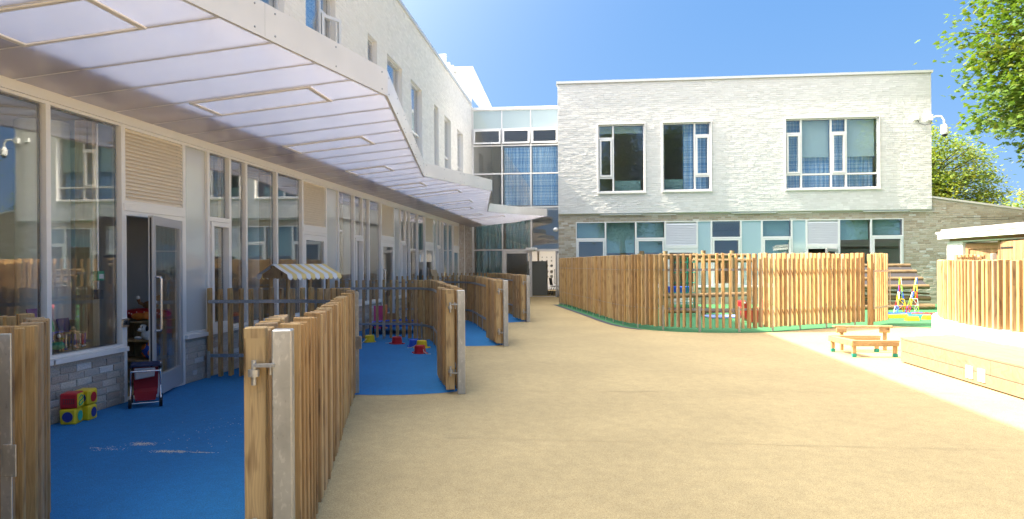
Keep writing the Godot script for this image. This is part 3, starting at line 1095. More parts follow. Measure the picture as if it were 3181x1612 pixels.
func canopy() -> void:
	var w := thing("canopy", "zigzag-edged translucent canopy over the classroom windows, with pale fascia", "canopy")
	var e := canopy_edge()
	var cuts := []
	var z := 2.35
	while z > -32.0:
		cuts.append(z)
		z -= 0.686
	var n := 0
	for i in cuts.size() - 1:
		var za: float = cuts[i] - 0.012
		var zb: float = cuts[i + 1] + 0.012
		var outer := []
		for k in e.size() - 1:
			var p: Vector3 = e[k]
			var q: Vector3 = e[k + 1]
			for zz in [za, zb]:
				if (p.z - zz) * (q.z - zz) < 0.0:
					outer.append(p.lerp(q, (zz - p.z) / (q.z - p.z)))
			if q.z < za and q.z > zb:
				outer.append(q)
		outer.sort_custom(func(a, b): return a.z > b.z)
		if outer.size() < 2:
			continue
		var poly := PackedVector2Array([Vector2(XL + 0.03, za)])
		for p in outer:
			poly.append(Vector2(p.x - 0.03, p.z))
		poly.append(Vector2(XL + 0.03, zb))
		var s := Shape.new()
		s.prism(poly, func(q): return V(q.x, soffit(q.x), q.y), V(0, 0.016, 0))
		make("soffit_panel", s, M.poly, w)
		# joint rib and, on every fourth bay, an access hatch
		var end: Vector3 = outer[-1]
		var r := Shape.new()
		r.hexa([V(XL + 0.03, soffit(XL) + 0.004, zb), V(end.x - 0.04, soffit(end.x) - 0.006, zb), V(end.x - 0.04, soffit(end.x) - 0.006, zb - 0.024), V(XL + 0.03, soffit(XL) + 0.004, zb - 0.024),
			V(XL + 0.03, soffit(XL) + 0.05, zb), V(end.x - 0.04, soffit(end.x) + 0.05, zb), V(end.x - 0.04, soffit(end.x) + 0.05, zb - 0.024), V(XL + 0.03, soffit(XL) + 0.05, zb - 0.024)])
		make("rib", r, M.rib, w)
		n += 1
		if i in [10, 14, 18, 22, 26, 29, 33, 36, 40, 43]:
			var x1 := minf(outer[0].x, end.x) - 0.55
			var x0 := maxf(XL + 0.75, x1 - 1.25)
			var h := Shape.new()
			for q in [[x0, x1, za, za - 0.035], [x0, x1, zb + 0.035, zb], [x0 - 0.045, x0, za, zb], [x1, x1 + 0.045, za, zb]]:
				h.hexa([V(q[0], soffit(q[0]) - 0.016, q[2]), V(q[1], soffit(q[1]) - 0.016, q[2]), V(q[1], soffit(q[1]) - 0.016, q[3]), V(q[0], soffit(q[0]) - 0.016, q[3]),
					V(q[0], soffit(q[0]) - 0.003, q[2]), V(q[1], soffit(q[1]) - 0.003, q[2]), V(q[1], soffit(q[1]) - 0.003, q[3]), V(q[0], soffit(q[0]) - 0.003, q[3])])
			make("hatch_frame", h, M.rib, w)
	# pale metal fascia in lengths
	var runs := []
	for k in e.size() - 1:
		var cuts_: int = maxi(1, int(round(e[k].distance_to(e[k + 1]) / 2.6)))
		for j in cuts_:
			runs.append([e[k].lerp(e[k + 1], float(j) / cuts_), e[k].lerp(e[k + 1], float(j + 1) / cuts_)])
	for run in runs:
		var a: Vector3 = run[0]
		var b: Vector3 = run[1]
		var d := (b - a).normalized() * 0.002
		a += d
		b -= d
		var nn := V(0, 1, 0).cross(b - a).normalized()
		if nn.x > 0.0:
			nn = -nn
		var s := Shape.new()
		var ya := soffit(a.x) - 0.02
		var yb := soffit(b.x) - 0.02
		var lap := nn * 0.035
		s.hexa([a + V(0, ya, 0), b + V(0, yb, 0), b + lap + V(0, yb, 0), a + lap + V(0, ya, 0), a + V(0, ya + 0.29, 0), b + V(0, yb + 0.29, 0), b + lap + V(0, yb + 0.29, 0), a + lap + V(0, ya + 0.29, 0)])
		var face_piece := make("fascia", s, M.fascia, w)
		var screws := Shape.new()
		for t in [0.06, 0.5, 0.94]:
			for yy in [0.05, 0.24]:
				var p := a.lerp(b, t) + V(0, lerpf(ya, yb, t) + yy, 0)
				screws.rod(p, p - nn * 0.006, 0.009, 6)
		make("screws", screws, M.rail, face_piece).set_meta("kind", "stuff")
	# insulated gutter along the wall, above the sheet
	var gs := Shape.new()
	gs.hexa([V(XL + 0.055, soffit(XL) + 0.06, 2.3), V(-4.32, soffit(-4.32) + 0.06, 2.3), V(-4.32, soffit(-4.32) + 0.06, -31.9), V(XL + 0.055, soffit(XL) + 0.06, -31.9),
		V(XL + 0.055, soffit(XL) + 0.30, 2.3), V(-4.32, soffit(-4.32) + 0.22, 2.3), V(-4.32, soffit(-4.32) + 0.22, -31.9), V(XL + 0.055, soffit(XL) + 0.30, -31.9)])
	make("gutter", gs, M.rib, w)

# ------------------------------------------------------------------ glazed entrance link
func entrance_link() -> void:
	var w := thing("entrance_link", "tall glazed entrance link between cream wing and white brick block, with open door", "building")
	var f := Facade.new(V(XL, 0, -32.5), V(1, 0, 0), V(0, 0, 1))
	var xs := [0.06, 1.395, 2.716, 3.99]
	var ys := [4.08, 5.62, 6.91, 7.67, 8.54]
	for i in 3:
		var a: float = xs[i]
		var b: float = xs[i + 1]
		var cells := [[a, b, 2.14, 4.08, "g"], [a, b, 4.08, 5.62, "g"], [a, b, 5.62, 6.91, "g"], [a, b, 7.67, 8.54, "p"]]
		if i == 0:
			cells.append([a, b, 0.0, 2.14, "g"])
		var n := window(w, f, cells, M.frame_b, M.glass_b, M.spandrel)
		# top-hung vent, tipped outwards
		var v := Shape.new()
		f.ring(v, a, b, 6.91, 7.67, 0.03, -0.10, 0.0)
		make("vent_frame", v, M.frame_b, n)
		var tip := Facade.new(f.at(0, 7.63, 0.02), f.u, f.n)
		var q := Shape.new()
		for bar in [[a + 0.05, a + 0.12, 0.0, 0.66], [b - 0.12, b - 0.05, 0.0, 0.66], [a + 0.12, b - 0.12, 0.0, 0.07], [a + 0.12, b - 0.12, 0.59, 0.66]]:
			q.hexa([tip.at(bar[0], -bar[2], bar[2] * 0.16), tip.at(bar[1], -bar[2], bar[2] * 0.16), tip.at(bar[1], -bar[2], bar[2] * 0.16 + 0.045), tip.at(bar[0], -bar[2], bar[2] * 0.16 + 0.045),
				tip.at(bar[0], -bar[3], bar[3] * 0.16), tip.at(bar[1], -bar[3], bar[3] * 0.16), tip.at(bar[1], -bar[3], bar[3] * 0.16 + 0.045), tip.at(bar[0], -bar[3], bar[3] * 0.16 + 0.045)])
		make("vent_casement", q, M.white_paint, n)
		var g := Shape.new()
		g.hexa([tip.at(a + 0.12, -0.59, 0.105), tip.at(b - 0.12, -0.59, 0.105), tip.at(b - 0.12, -0.59, 0.125), tip.at(a + 0.12, -0.59, 0.125), tip.at(a + 0.12, -0.07, 0.022), tip.at(b - 0.12, -0.07, 0.022), tip.at(b - 0.12, -0.07, 0.042), tip.at(a + 0.12, -0.07, 0.042)])
		make("pane", g, M.glass_b, n)
		if i > 0:
			drape(n, "curtain", f, a + 0.05, b - 0.05, 4.2, 6.88, -0.5, M.curtain, 0.02)
		else:
			drape(n, "curtain", f, a + 0.05, b - 0.05, 0.1, 3.9, -0.5, M.curtain_dark, 0.05)
	drape(w, "curtain", f, xs[1] + 0.1, xs[2] - 0.1, 2.2, 3.9, -0.55, M.curtain_dark, 0.05)
	var s := Shape.new()
	f.fb(s, 0.0, 4.16, 8.545, 8.66, -0.3, 0.06)
	make("coping", s, M.white_paint, w)
	s = Shape.new()
	f.fb(s, 3.995, 4.155, 0.0, 8.54, -0.12, 0.0)
	f.fb(s, 0.0, 0.055, 0.0, 8.54, -0.12, 0.0)
	make("edge_post", s, M.frame_b, w)
	# fixed door leaf and the open doorway beside it
	var d := part("door", w)
	s = Shape.new()
	f.fb(s, 1.40, 1.50, 0.0, 2.138, -0.10, 0.0)
	f.fb(s, 1.50, 3.99, 2.06, 2.138, -0.10, 0.0)
	f.fb(s, 1.50, 3.99, 0.0, 0.015, -0.14, 0.04)
	make("frame", s, M.frame_b, d)
	s = Shape.new()
	f.fb(s, 1.51, 1.57, 0.02, 2.05, -0.07, -0.01)
	f.fb(s, 2.60, 2.74, 0.02, 2.05, -0.07, -0.01)
	f.fb(s, 1.57, 2.60, 1.97, 2.05, -0.07, -0.01)
	f.fb(s, 1.57, 2.60, 0.02, 0.19, -0.07, -0.01)
	make("leaf", s, M.frame_b, d)
	s = Shape.new()
	f.fb(s, 1.57, 2.60, 0.19, 1.97, -0.045, -0.03)
	make("pane", s, M.glass_b, d)
	s = Shape.new()
	s.tube([f.at(2.66, 0.62, -0.01), f.at(2.62, 0.62, 0.06), f.at(2.62, 1.26, 0.06), f.at(2.66, 1.26, -0.01)], [0.014], 8)
	make("handle", s, M.steel, d)
	var d2 := part("door", w)
	var lf := Facade.new(f.at(3.985, 0, 0.01), V(-0.12, 0, 1).normalized(), V(-1, 0, -0.12).normalized())
	s = Shape.new()
	lf.ring(s, 0.0, 1.12, 0.03, 2.05, 0.10, -0.05, 0.0)
	make("leaf", s, M.door_metal, d2)
	s = Shape.new()
	lf.fb(s, 0.10, 1.02, 0.13, 1.95, -0.03, -0.015)
	make("pane", s, M.glass_b, d2)
	s = Shape.new()
	s.tube([lf.at(1.06, 0.62, 0.0), lf.at(1.06, 0.62, 0.05), lf.at(1.06, 1.26, 0.05), lf.at(1.06, 1.26, 0.0)], [0.014], 8)
	make("handle", s, M.steel, d2)
	# door operator with its green pilot lamp
	var op := part("door_operator", w)
	s = Shape.new()
	s.bevel(V(0.52, 0.13, 0.12), 0.02, Transform3D(Basis.IDENTITY, f.at(2.72, 2.16, 0.065)))
	make("cover", s, M.frame_b, op)
	s = Shape.new()
	s.ball(f.at(2.86, 2.12, 0.128), V(0.018, 0.018, 0.012))
	make("pilot_lamp", s, M.toy_green, op)
	# lobby behind
	slab(w, "room_floor", V(XL, -0.10, -32.62), V(-0.6, -0.002, -40.0), M.room_floor)
	slab(w, "upper_floor", V(XL, 3.95, -32.62), V(-0.6, 4.12, -40.0), M.ceiling)
	slab(w, "roof", V(XL, 8.50, -32.62), V(-0.6, 8.62, -40.0), M.ceiling)
	slab(w, "side_wall", V(XL - 0.2, 0, -32.8), V(XL, 8.5, -40.0), M.room_pale)
	slab(w, "side_wall", V(-0.95, 0, -32.65), V(-0.75, 8.5, -40.0), M.room_pale)
	slab(w, "back_wall", V(XL, 0, -40.0), V(-3.1, 8.5, -40.2), M.room_pale)
	slab(w, "back_wall", V(-3.1, 2.3, -40.0), V(-0.75, 8.5, -40.2), M.room_pale)
	var bw := Facade.new(V(-3.1, 0, -40.05), V(1, 0, 0), V(0, 0, 1))
	var bn := window(w, bw, [[0.02, 0.62, 0.02, 2.28, "p"], [0.62, 2.13, 0.02, 2.28, "p"]], M.pine, M.glass, M.snow_glass)
	s = Shape.new()
	for i in 3:
		for j in 5:
			var r: float = [0.085, 0.085, 0.075, 0.05, 0.035][j]
			s.lathe([Vector2(r, 0.0), Vector2(r, 0.004), Vector2(0.0, 0.004)], 16, Transform3D(Basis(V(1, 0, 0), PI / 2), bw.at(0.85 + i * 0.26, [0.78, 1.05, 1.38, 1.66, 1.86][j], -0.03)))
	make("dot_stickers", s, M.frost, bn)
	# locker and stacked chairs seen through the door
	var lk := thing("storage_locker", "tall grey-green locker just inside the open entrance door", "locker", "", V(-2.02, 0, -34.4))
	slab(lk, "carcass", V(-0.62, 0.0, -0.5), V(0.32, 1.62, 0.5), mat(lin(0.22, 0.23, 0.20), 0.5))
	slab(lk, "locker_door", V(-0.60, 0.05, 0.501), V(0.30, 1.58, 0.515), mat(lin(0.25, 0.26, 0.23), 0.45))
	var ch := thing("chair", "black chair standing inside the open entrance door", "chair", "", V(-1.28, 0, -33.6), -1.2)
	s = Shape.new()
	s.bevel(V(0.40, 0.03, 0.40), 0.012, Transform3D(Basis.IDENTITY, V(0, 0.44, 0)))
	make("seat", s, M.black, ch)
	s = Shape.new()
	s.bevel(V(0.38, 0.34, 0.025), 0.01, Transform3D(Basis(V(1, 0, 0), 0.16), V(0, 0.66, 0.22)))
	make("backrest", s, M.black, ch)
	for q in [[-1, -1], [1, -1], [-1, 1], [1, 1]]:
		s = Shape.new()
		s.rod(V(q[0] * 0.15, 0.43, q[1] * 0.10), V(q[0] * 0.20, 0.0, q[1] * 0.26), 0.012)
		make("leg", s, M.black, ch)

# ------------------------------------------------------------------ white brick block
const ZB := -26.2

func white_block() -> void:
	var w := thing("white_brick_block", "two-storey block with white brick upper floor overhanging a tan brick ground floor", "building")
	var f := Facade.new(V(-0.87, 0, ZB), V(1, 0, 0), V(0, 0, 1))
	var o := 0.87
	var wins := [[0.60, 2.255, 4.08, 6.525], [2.905, 4.59, 4.10, 6.535], [7.19, 10.35, 4.09, 6.565]]
	var holes := []
	for q in wins:
		holes.append([q[0] + o, q[1] + o, q[2], q[3]])
	brick_wall("upper_wall", w, f, 12.97, 3.31, 8.05, holes, "whites", M.mortar_white, 0.005, 0.0032, func(_p): return true)
	var c := Shape.new()
	f.fb(c, -0.05, 13.02, 8.055, 8.14, -0.40, 0.05)
	make("coping", c, M.coping, w)
	# soffit of the overhang and the block behind
	slab(w, "overhang_soffit", V(-0.865, 3.30, ZB - 0.012), V(12.095, 3.309, ZB - 0.30), M.ceiling)
	slab(w, "upper_floor", V(-0.6, 3.35, ZB - 0.30), V(12.0, 3.70, -35.0), M.ceiling)
	slab(w, "roof", V(-0.6, 7.70, ZB - 0.29), V(11.82, 8.0, -35.0), M.ceiling)
	slab(w, "back_wall", V(-0.6, 0.0, -35.0), V(12.1, 8.05, -35.3), M.room_wall)
	slab(w, "room_floor", V(-0.6, -0.10, ZB - 0.46), V(11.8, -0.002, -35.0), M.room_floor)
	slab(w, "end_partition", V(11.82, 0.0, ZB - 0.46), V(12.0, 3.3, -35.0), M.room_wall)
	slab(w, "end_partition", V(-0.59, 0.0, ZB - 0.46), V(-0.4, 3.3, -35.0), M.room_wall)
	slab(w, "room_ceiling", V(-0.39, 3.02, ZB - 0.46), V(11.8, 3.10, -35.0), M.ceiling)
	var side := Facade.new(V(-0.87, 0, -32.5), V(0, 0, 1), V(-1, 0, 0))
	brick_wall("side_wall", w, Facade.new(V(-0.87, 0, -32.5), V(0, 0, 1), V(-1, 0, 0)), 6.0, 3.31, 8.05, [], "whites", M.mortar_white, 0.006, 0.002, func(_p): return false)
	slab(w, "side_base", V(-0.80, 0, -32.5), V(-0.6, 3.31, ZB - 0.4), M.room_pale)
	slab(w, "side_wall_end", V(11.82, 3.32, ZB - 0.29), V(12.10, 8.05, -35.0), M.white)
	# upper windows
	for k in 3:
		var q: Array = wins[k]
		var a: float = q[0] + o + 0.01
		var b: float = q[1] + o - 0.01
		var y0: float = q[2] + 0.01
		var y1: float = q[3] - 0.01
		var cells := []
		if k == 0:
			var m := 1.13 + o
			cells = [[a, m, y0, 4.60, "g"], [a, m, 4.60, 6.04, "c"], [a, m, 6.04, y1, "g"], [m, b, y0, y1, "g"]]
		elif k == 1:
			var m := 4.035 + o
			cells = [[a, m, y0, y1, "g"], [m, b, y0, 4.61, "g"], [m, b, 4.61, 6.08, "c"], [m, b, 6.08, y1, "g"]]
		else:
			var m := [a, 7.73 + o, 8.75 + o, 9.26 + o, b]
			for j in 4:
				cells.append([m[j], m[j + 1], y0, 4.60, "g"])
				if j % 2 == 0:
					cells.append([m[j], m[j + 1], 4.60, 6.06, "c"])
					cells.append([m[j], m[j + 1], 6.06, y1, "g"])
				else:
					cells.append([m[j], m[j + 1], 4.60, y1, "g"])
		var n := window(w, f, cells, M.frame_b, M.glass_b, M.frost, -0.05)
		# projecting metal surround
		var s := Shape.new()
		f.fb(s, a - 0.05, b + 0.05, y0 - 0.07, y0 - 0.012, -0.12, 0.06)
		f.fb(s, b + 0.012, b + 0.045, y0 - 0.01, y1 + 0.012, -0.12, 0.032)
		f.fb(s, a - 0.045, a - 0.012, y0 - 0.01, y1 + 0.012, -0.12, 0.032)
		f.fb(s, a - 0.045, b + 0.045, y1 + 0.013, y1 + 0.045, -0.12, 0.032)
		make("surround", s, M.frame_b, n)
		if k == 0:
			blind(n, f, a + 0.05, b - 0.05, y1 - 0.25, y1 - 0.04, -0.28, M.teal_pale)
			slab(n, "inside_panel", f.at(1.2 + o, y0 + 0.05, -0.5), f.at(b - 0.1, y0 + 0.45, -0.52), M.teal_blind)
		elif k == 1:
			drape(n, "curtain", f, a + 0.75, b - 0.03, y0, y1, -0.40, M.curtain)
			slab(n, "inside_panel", f.at(a + 0.08, y0 + 0.05, -0.5), f.at(a + 0.95, y0 + 0.45, -0.52), M.teal_blind)
		else:
			drape(n, "curtain", f, a + 0.02, b - 0.02, y0, y1, -0.42, M.curtain)
			blind(n, f, 7.76 + o, 8.72 + o, 5.25, y1 - 0.05, -0.26, M.teal_pale)
			blind(n, f, 9.30 + o, b - 0.05, 5.25, y1 - 0.05, -0.26, M.teal_pale)
	# ground floor: tan brick with a long glazed strip, running on to the right under a falling coping
	var g := Facade.new(V(-0.87, 0, ZB - 0.10), V(1, 0, 0), V(0, 0, 1))
	var fall := func(u): return 3.305 if u < 12.97 else 3.70 - (u - 12.97) * 0.1545
	brick_wall("ground_wall", w, g, 20.0, 0.0, 3.72, [[-0.24 + o, 11.2 + o, 0.64, 3.02], [12.97, 12.972, -2.0, -1.0]], "buff", M.mortar, 0.009, 0.003, func(p): return p.y > 0.3 and (p.x > 11.4 or (p.y > 1.7 and p.x < 0.0)), fall)
	c = Shape.new()
	c.hexa([g.at(12.99, 3.705, -0.34), g.at(20.0, 2.62, -0.34), g.at(20.0, 2.62, 0.05), g.at(12.99, 3.705, 0.05), g.at(12.99, 3.77, -0.34), g.at(20.0, 2.685, -0.34), g.at(20.0, 2.685, 0.05), g.at(12.99, 3.77, 0.05)])
	make("wall_coping", c, M.coping, w)
	var gx := [-0.235, 0.84, 1.93, 2.98, 4.115, 4.615, 5.65, 6.378, 7.41, 7.917, 9.03, 10.115, 11.195]
	var kinds := ["c", "g", "c", "d", "p", "c", "p", "c", "p", "d", "g", "c"]
	for i in 12:
		var a: float = gx[i] + o
		var b: float = gx[i + 1] + o
		if kinds[i] == "d":
			louvre(w, g, a, b, 2.10, 3.01, M.frame_b, M.louvre_b, 0.06)
			var bar := Shape.new()
			g.fb(bar, a, b, 2.02, 2.098, -0.10, 0.01)
			make("transom", bar, M.frame_b, w)
			door(w, g, a, b, 2.018, M.frame_b, M.glass_b, 0.9 if i == 9 else 0.0)
		elif kinds[i] == "c":
			var n := window(w, g, [[a, b, 0.65, 2.39, "c"], [a, b, 2.39, 3.01, "g"]], M.frame_b, M.glass_b, M.frost_teal, 0.0, 0.05)
			if i in [0, 2, 7, 11]:
				blind(n, g, a + 0.04, b - 0.04, [2.45, 0, 1.9, 0, 0, 0, 0, 1.0, 0, 0, 0, 2.45][i], 2.98, -0.2, M.teal_blind)
		else:
			var n := window(w, g, [[a, b, 0.65, 3.01, kinds[i]]], M.frame_b, M.glass_b, M.frost_teal, 0.0, 0.05)
			if i in [1, 10]:
				blind(n, g, a + 0.04, b - 0.04, 1.9 if i == 1 else 2.3, 2.98, -0.2, M.teal_blind)

func wall_fittings() -> void:
	# batten lights on conduit below the overhang
	for q in [[0.62, 2.16, "slim batten light under the white brick overhang, nearest the entrance link"], [5.27, 6.89, "slim batten light under the white brick overhang, between the two louvres"], [9.79, 11.36, "slim batten light under the white brick overhang, nearest the swan-neck camera"]]:
		var t := thing("batten_light", q[2], "lamp", "batten lights under the overhang", V(q[0], 3.268, ZB + 0.0))
		var l: float = q[1] - q[0]
		slab(t, "body", V(0, 0.0, -0.05), V(l, 0.02, -0.01), M.rail)
		var s := Shape.new()
		s.rod(V(0.03, -0.012, -0.025), V(l - 0.03, -0.012, -0.025), 0.012)
		make("tube", s, M.white, t)
		s = Shape.new()
		s.tube([V(l, 0.01, -0.03), V(l + 0.05, -0.03, -0.03), V(l + 0.10, -0.03, -0.03), V(l + 1.2, -0.03, -0.03)], [0.009], 6)
		make("conduit", s, M.frame_b, t)
	# camera on a swan-neck arm at the corner of the white block
	var cz := ZB + 0.001
	var c := thing("security_camera", "white dome camera hanging from a swan-neck arm at the brick corner", "camera", "", V(12.03, 6.48, cz))
	slab(c, "wall_bracket", V(-0.13, -0.10, 0.003), V(0.07, 0.10, 0.13), M.white)
	slab(c, "junction_box", V(-0.55, -0.07, 0.003), V(-0.38, 0.09, 0.10), M.white)
	var s := Shape.new()
	s.tube([V(0.05, 0.0, 0.07), V(0.20, 0.03, 0.10), V(0.33, 0.02, 0.12), V(0.42, -0.10, 0.13), V(0.44, -0.27, 0.13)], [0.035], 10)
	make("arm", s, M.white, c)
	s = Shape.new()
	s.tube([V(-0.42, -0.06, 0.06), V(-0.36, -0.20, 0.08), V(-0.18, -0.26, 0.09), V(0.0, -0.22, 0.09), V(0.06, -0.08, 0.08)], [0.010], 6)
	make("cable", s, M.black, c)
	s = Shape.new()
	s.lathe([Vector2(0.10, -0.60), Vector2(0.125, -0.55), Vector2(0.125, -0.40), Vector2(0.09, -0.29), Vector2(0.04, -0.25), Vector2(0.0, -0.25)], 20, T(V(0.44, 0, 0.13)))
	make("housing", s, M.white, c)
	s = Shape.new()
	s.ball(V(0.44, -0.60, 0.13), V(0.095, 0.09, 0.095))
	make("dome", s, M.black, c)
	# small dome by the entrance
	var e := thing("security_camera", "small grey dome camera on the brick corner beside the entrance", "camera", "", V(-0.95, 2.75, -26.45))
	s = Shape.new()
	s.ball(V(-0.03, 0, 0), V(0.10, 0.08, 0.08))
	make("housing", s, M.frame_b, e)

# ------------------------------------------------------------------ slatted fences
var slat_meshes := {}

func slat_mesh(height: float, thick: float, deep: float) -> Array:
	var key := "%.2f %.3f %.3f" % [height, thick, deep]
	if not slat_meshes.has(key):
		var out := []
		for k in 8:
			var s := Shape.new()
			var xf := Transform3D(Basis.IDENTITY, V(0, height * 0.5 + rng.randf_range(-0.014, 0.010), 0))
			s.bevel(V(thick * rng.randf_range(0.80, 1.08), height, deep * rng.randf_range(0.88, 1.10)), 0.005, xf, 0.003, rng)
			out.append(s.mesh())
		slat_meshes[key] = out
	return slat_meshes[key]

# boards set edge-on along a path; local x runs along it, local z across it
func slats(parent: Node3D, pts: Array, y0: float, height: float, thick: float, deep: float, called := "slat") -> void:
	var meshes := slat_mesh(height, thick, deep)
	for i in pts.size():
		var d: Vector3 = (pts[mini(i + 1, pts.size() - 1)] - pts[maxi(i - 1, 0)]).normalized()
		var turn := atan2(-d.z, d.x) + rng.randf_range(-0.05, 0.05)
		var b := Basis(Vector3.UP, turn) * Basis(Vector3(0, 0, 1), rng.randf_range(-0.006, 0.006))
		inst(called, meshes[rng.randi() % 8], M.oak[rng.randi() % M.oak.size()], parent, Transform3D(b, pts[i] + V(0, y0, 0)))

func bar_along(called: String, parent: Node3D, pts: Array, off: float, y: float, high: float, thick: float) -> void:
	var s := Shape.new()
	var side := []
	for i in pts.size():
		var d: Vector3 = (pts[mini(i + 1, pts.size() - 1)] - pts[maxi(i - 1, 0)]).normalized()
		var r := V(-d.z, 0, d.x)
		side.append([pts[i] + r * off, pts[i] + r * (off + thick)])
	for i in pts.size() - 1:
		var a: Array = side[i]
		var b: Array = side[i + 1]
		s.hexa([a[0] + V(0, y, 0), b[0] + V(0, y, 0), b[1] + V(0, y, 0), a[1] + V(0, y, 0), a[0] + V(0, y + high, 0), b[0] + V(0, y + high, 0), b[1] + V(0, y + high, 0), a[1] + V(0, y + high, 0)])
	make(called, s, M.rail, parent)

func bay_fence(k: int) -> void:
	var label: String = ["curved oak slat fence with steel latch plate beside the soft play cubes", "curved oak slat fence in front of the striped toy shop roof", "curved oak slat fence behind the row of upturned buckets",
		"curved oak slat fence in front of the leaning brown board", "curved oak slat fence nearest the glazed entrance doors"][k]
	var w := thing("slat_fence", label, "fence", "slat fences dividing the classroom bays")
	var path := fence_path(k)
	var pts := smooth(path, 0.138)
	slats(w, pts, 0.03, 1.17, 0.042, 0.098)
	var rail := smooth(path, 0.23)
	for y in [0.28, 1.00]:
		bar_along("rail", w, rail, 0.052, y, 0.045, 0.008)
	# flat steel feet from the lower rail to the ground
	for i in range(0, pts.size(), 7):
		var d: Vector3 = (pts[mini(i + 1, pts.size() - 1)] - pts[maxi(i - 1, 0)]).normalized()
		var s := Shape.new()
		s.box(V(0.045, 0.36, 0.010), Transform3D(Basis(Vector3.UP, atan2(-d.z, d.x)), pts[i] + V(-d.z, 0, d.x) * 0.066 + V(0, 0.18, 0)))
		make("foot", s, M.galv, w)
	# bolts along the rails
	var bolts := Shape.new()
	for i in pts.size():
		var d: Vector3 = (pts[mini(i + 1, pts.size() - 1)] - pts[maxi(i - 1, 0)]).normalized()
		var r := V(-d.z, 0, d.x)
		for y in [0.302, 1.022]:
			bolts.rod(pts[i] + r * 0.058 + V(0, y, 0), pts[i] + r * 0.066 + V(0, y, 0), 0.009, 6)
	make("bolts", bolts, M.galv, w).set_meta("kind", "stuff")
	# end post of square steel tube
	var e: Vector3 = path[-1]
	var d: Vector3 = (path[-1] - path[-2]).normalized()
	var turn := atan2(-d.z, d.x)
	var base := Transform3D(Basis(Vector3.UP, turn), e + d * 0.11)
	var s := Shape.new()
	s.bevel(V(0.09, 1.20, 0.09), 0.006, base * Transform3D(Basis.IDENTITY, V(0, 0.60, 0)))
	make("post", s, M.galv, w)
	# gate folded back inside the bay, hung on pins
	var gate := part("gate", w)
	var hinge := base * V(0.0, 0, 0.125)
	var back := (Basis(Vector3.UP, 0.06) * -d).normalized()
	var gp := []
	for i in 9:
		gp.append(hinge + back * (0.02 + i * 0.132))
	slats(gate, gp.slice(1), 0.06, 1.14, 0.05, 0.10, "board")
	s = Shape.new()
	s.bevel(V(0.055, 1.16, 0.10), 0.006, Transform3D(Basis(Vector3.UP, turn), gp[0] + V(0, 0.63, 0)), 0.002, rng)
	make("end_board", s, M.oak[2], gate)
	var bars := Shape.new()
	for y in [0.22, 0.98]:
		for i in 8:
			pass
		var r := V(-back.z, 0, back.x)
		bars.hexa([gp[0] + r * 0.06 + V(0, y, 0), gp[8] + r * 0.06 + V(0, y, 0), gp[8] + r * 0.068 + V(0, y, 0), gp[0] + r * 0.068 + V(0, y, 0), gp[0] + r * 0.06 + V(0, y + 0.05, 0), gp[8] + r * 0.06 + V(0, y + 0.05, 0), gp[8] + r * 0.068 + V(0, y + 0.05, 0), gp[0] + r * 0.068 + V(0, y + 0.05, 0)])
	make("gate_bar", bars, M.galv, gate)
	var out := d * 0.045
	for y in [0.24, 1.03]:
		var h := Shape.new()
		var a: Vector3 = base * V(0.052, y, 0.03)
		var b: Vector3 = gp[0] + out + V(0, y, 0) + d * 0.01
		h.hexa([a + V(0, 0, -0.02), b + V(0, 0, -0.02), b + V(0, 0, 0.02), a + V(0, 0, 0.02), a + V(0, 0.014, -0.02), b + V(0, 0.014, -0.02), b + V(0, 0.014, 0.02), a + V(0, 0.014, 0.02)])
		var dir := -1.0 if y > 0.6 else 1.0
		h.rod(b + V(0, 0.03 * -dir, 0), b + V(0, 0.085 * dir, 0), 0.012, 10)
		h.rod(b + V(0, 0.012 * dir, 0), b + V(0, 0.045 * dir, 0), 0.026, 12)
		h.rod(b + V(0, 0.03 * dir, 0), gp[0] + V(0, y + 0.03 * dir, 0), 0.010, 8)
		make("hinge", h, M.galv, gate)
	# corner post strip with latch keep on the side where the gate shuts
	var c: Vector3 = path[5] + V(0.07 if k == 0 else 0.02, 0, 0.02)
	s = Shape.new()
	s.bevel(V(0.05, 1.18, 0.012), 0.003, Transform3D(Basis(Vector3.UP, 0.25), c + V(0.062, 0.60, 0.03)))
	make("latch_post", s, M.galv, w)
	s = Shape.new()
	s.bevel(V(0.065, 0.15, 0.006), 0.0025, Transform3D(Basis(Vector3.UP, 0.0), c + V(0.092, 0.60, 0.045)))
	make("latch_plate", s, M.galv, w)

func ring_points() -> Array:
	return [V(-0.80, 0, -26.15), V(-0.35, 0, -24.0), V(0.30, 0, -20.8), V(0.88, 0, -17.9), V(1.42, 0, -16.55), V(2.16, 0, -15.93), V(2.95, 0, -15.76), V(3.72, 0, -15.86), V(4.6, 0, -16.36), V(5.4, 0, -16.86), V(6.1, 0, -17.2), V(6.5, 0, -17.38)]

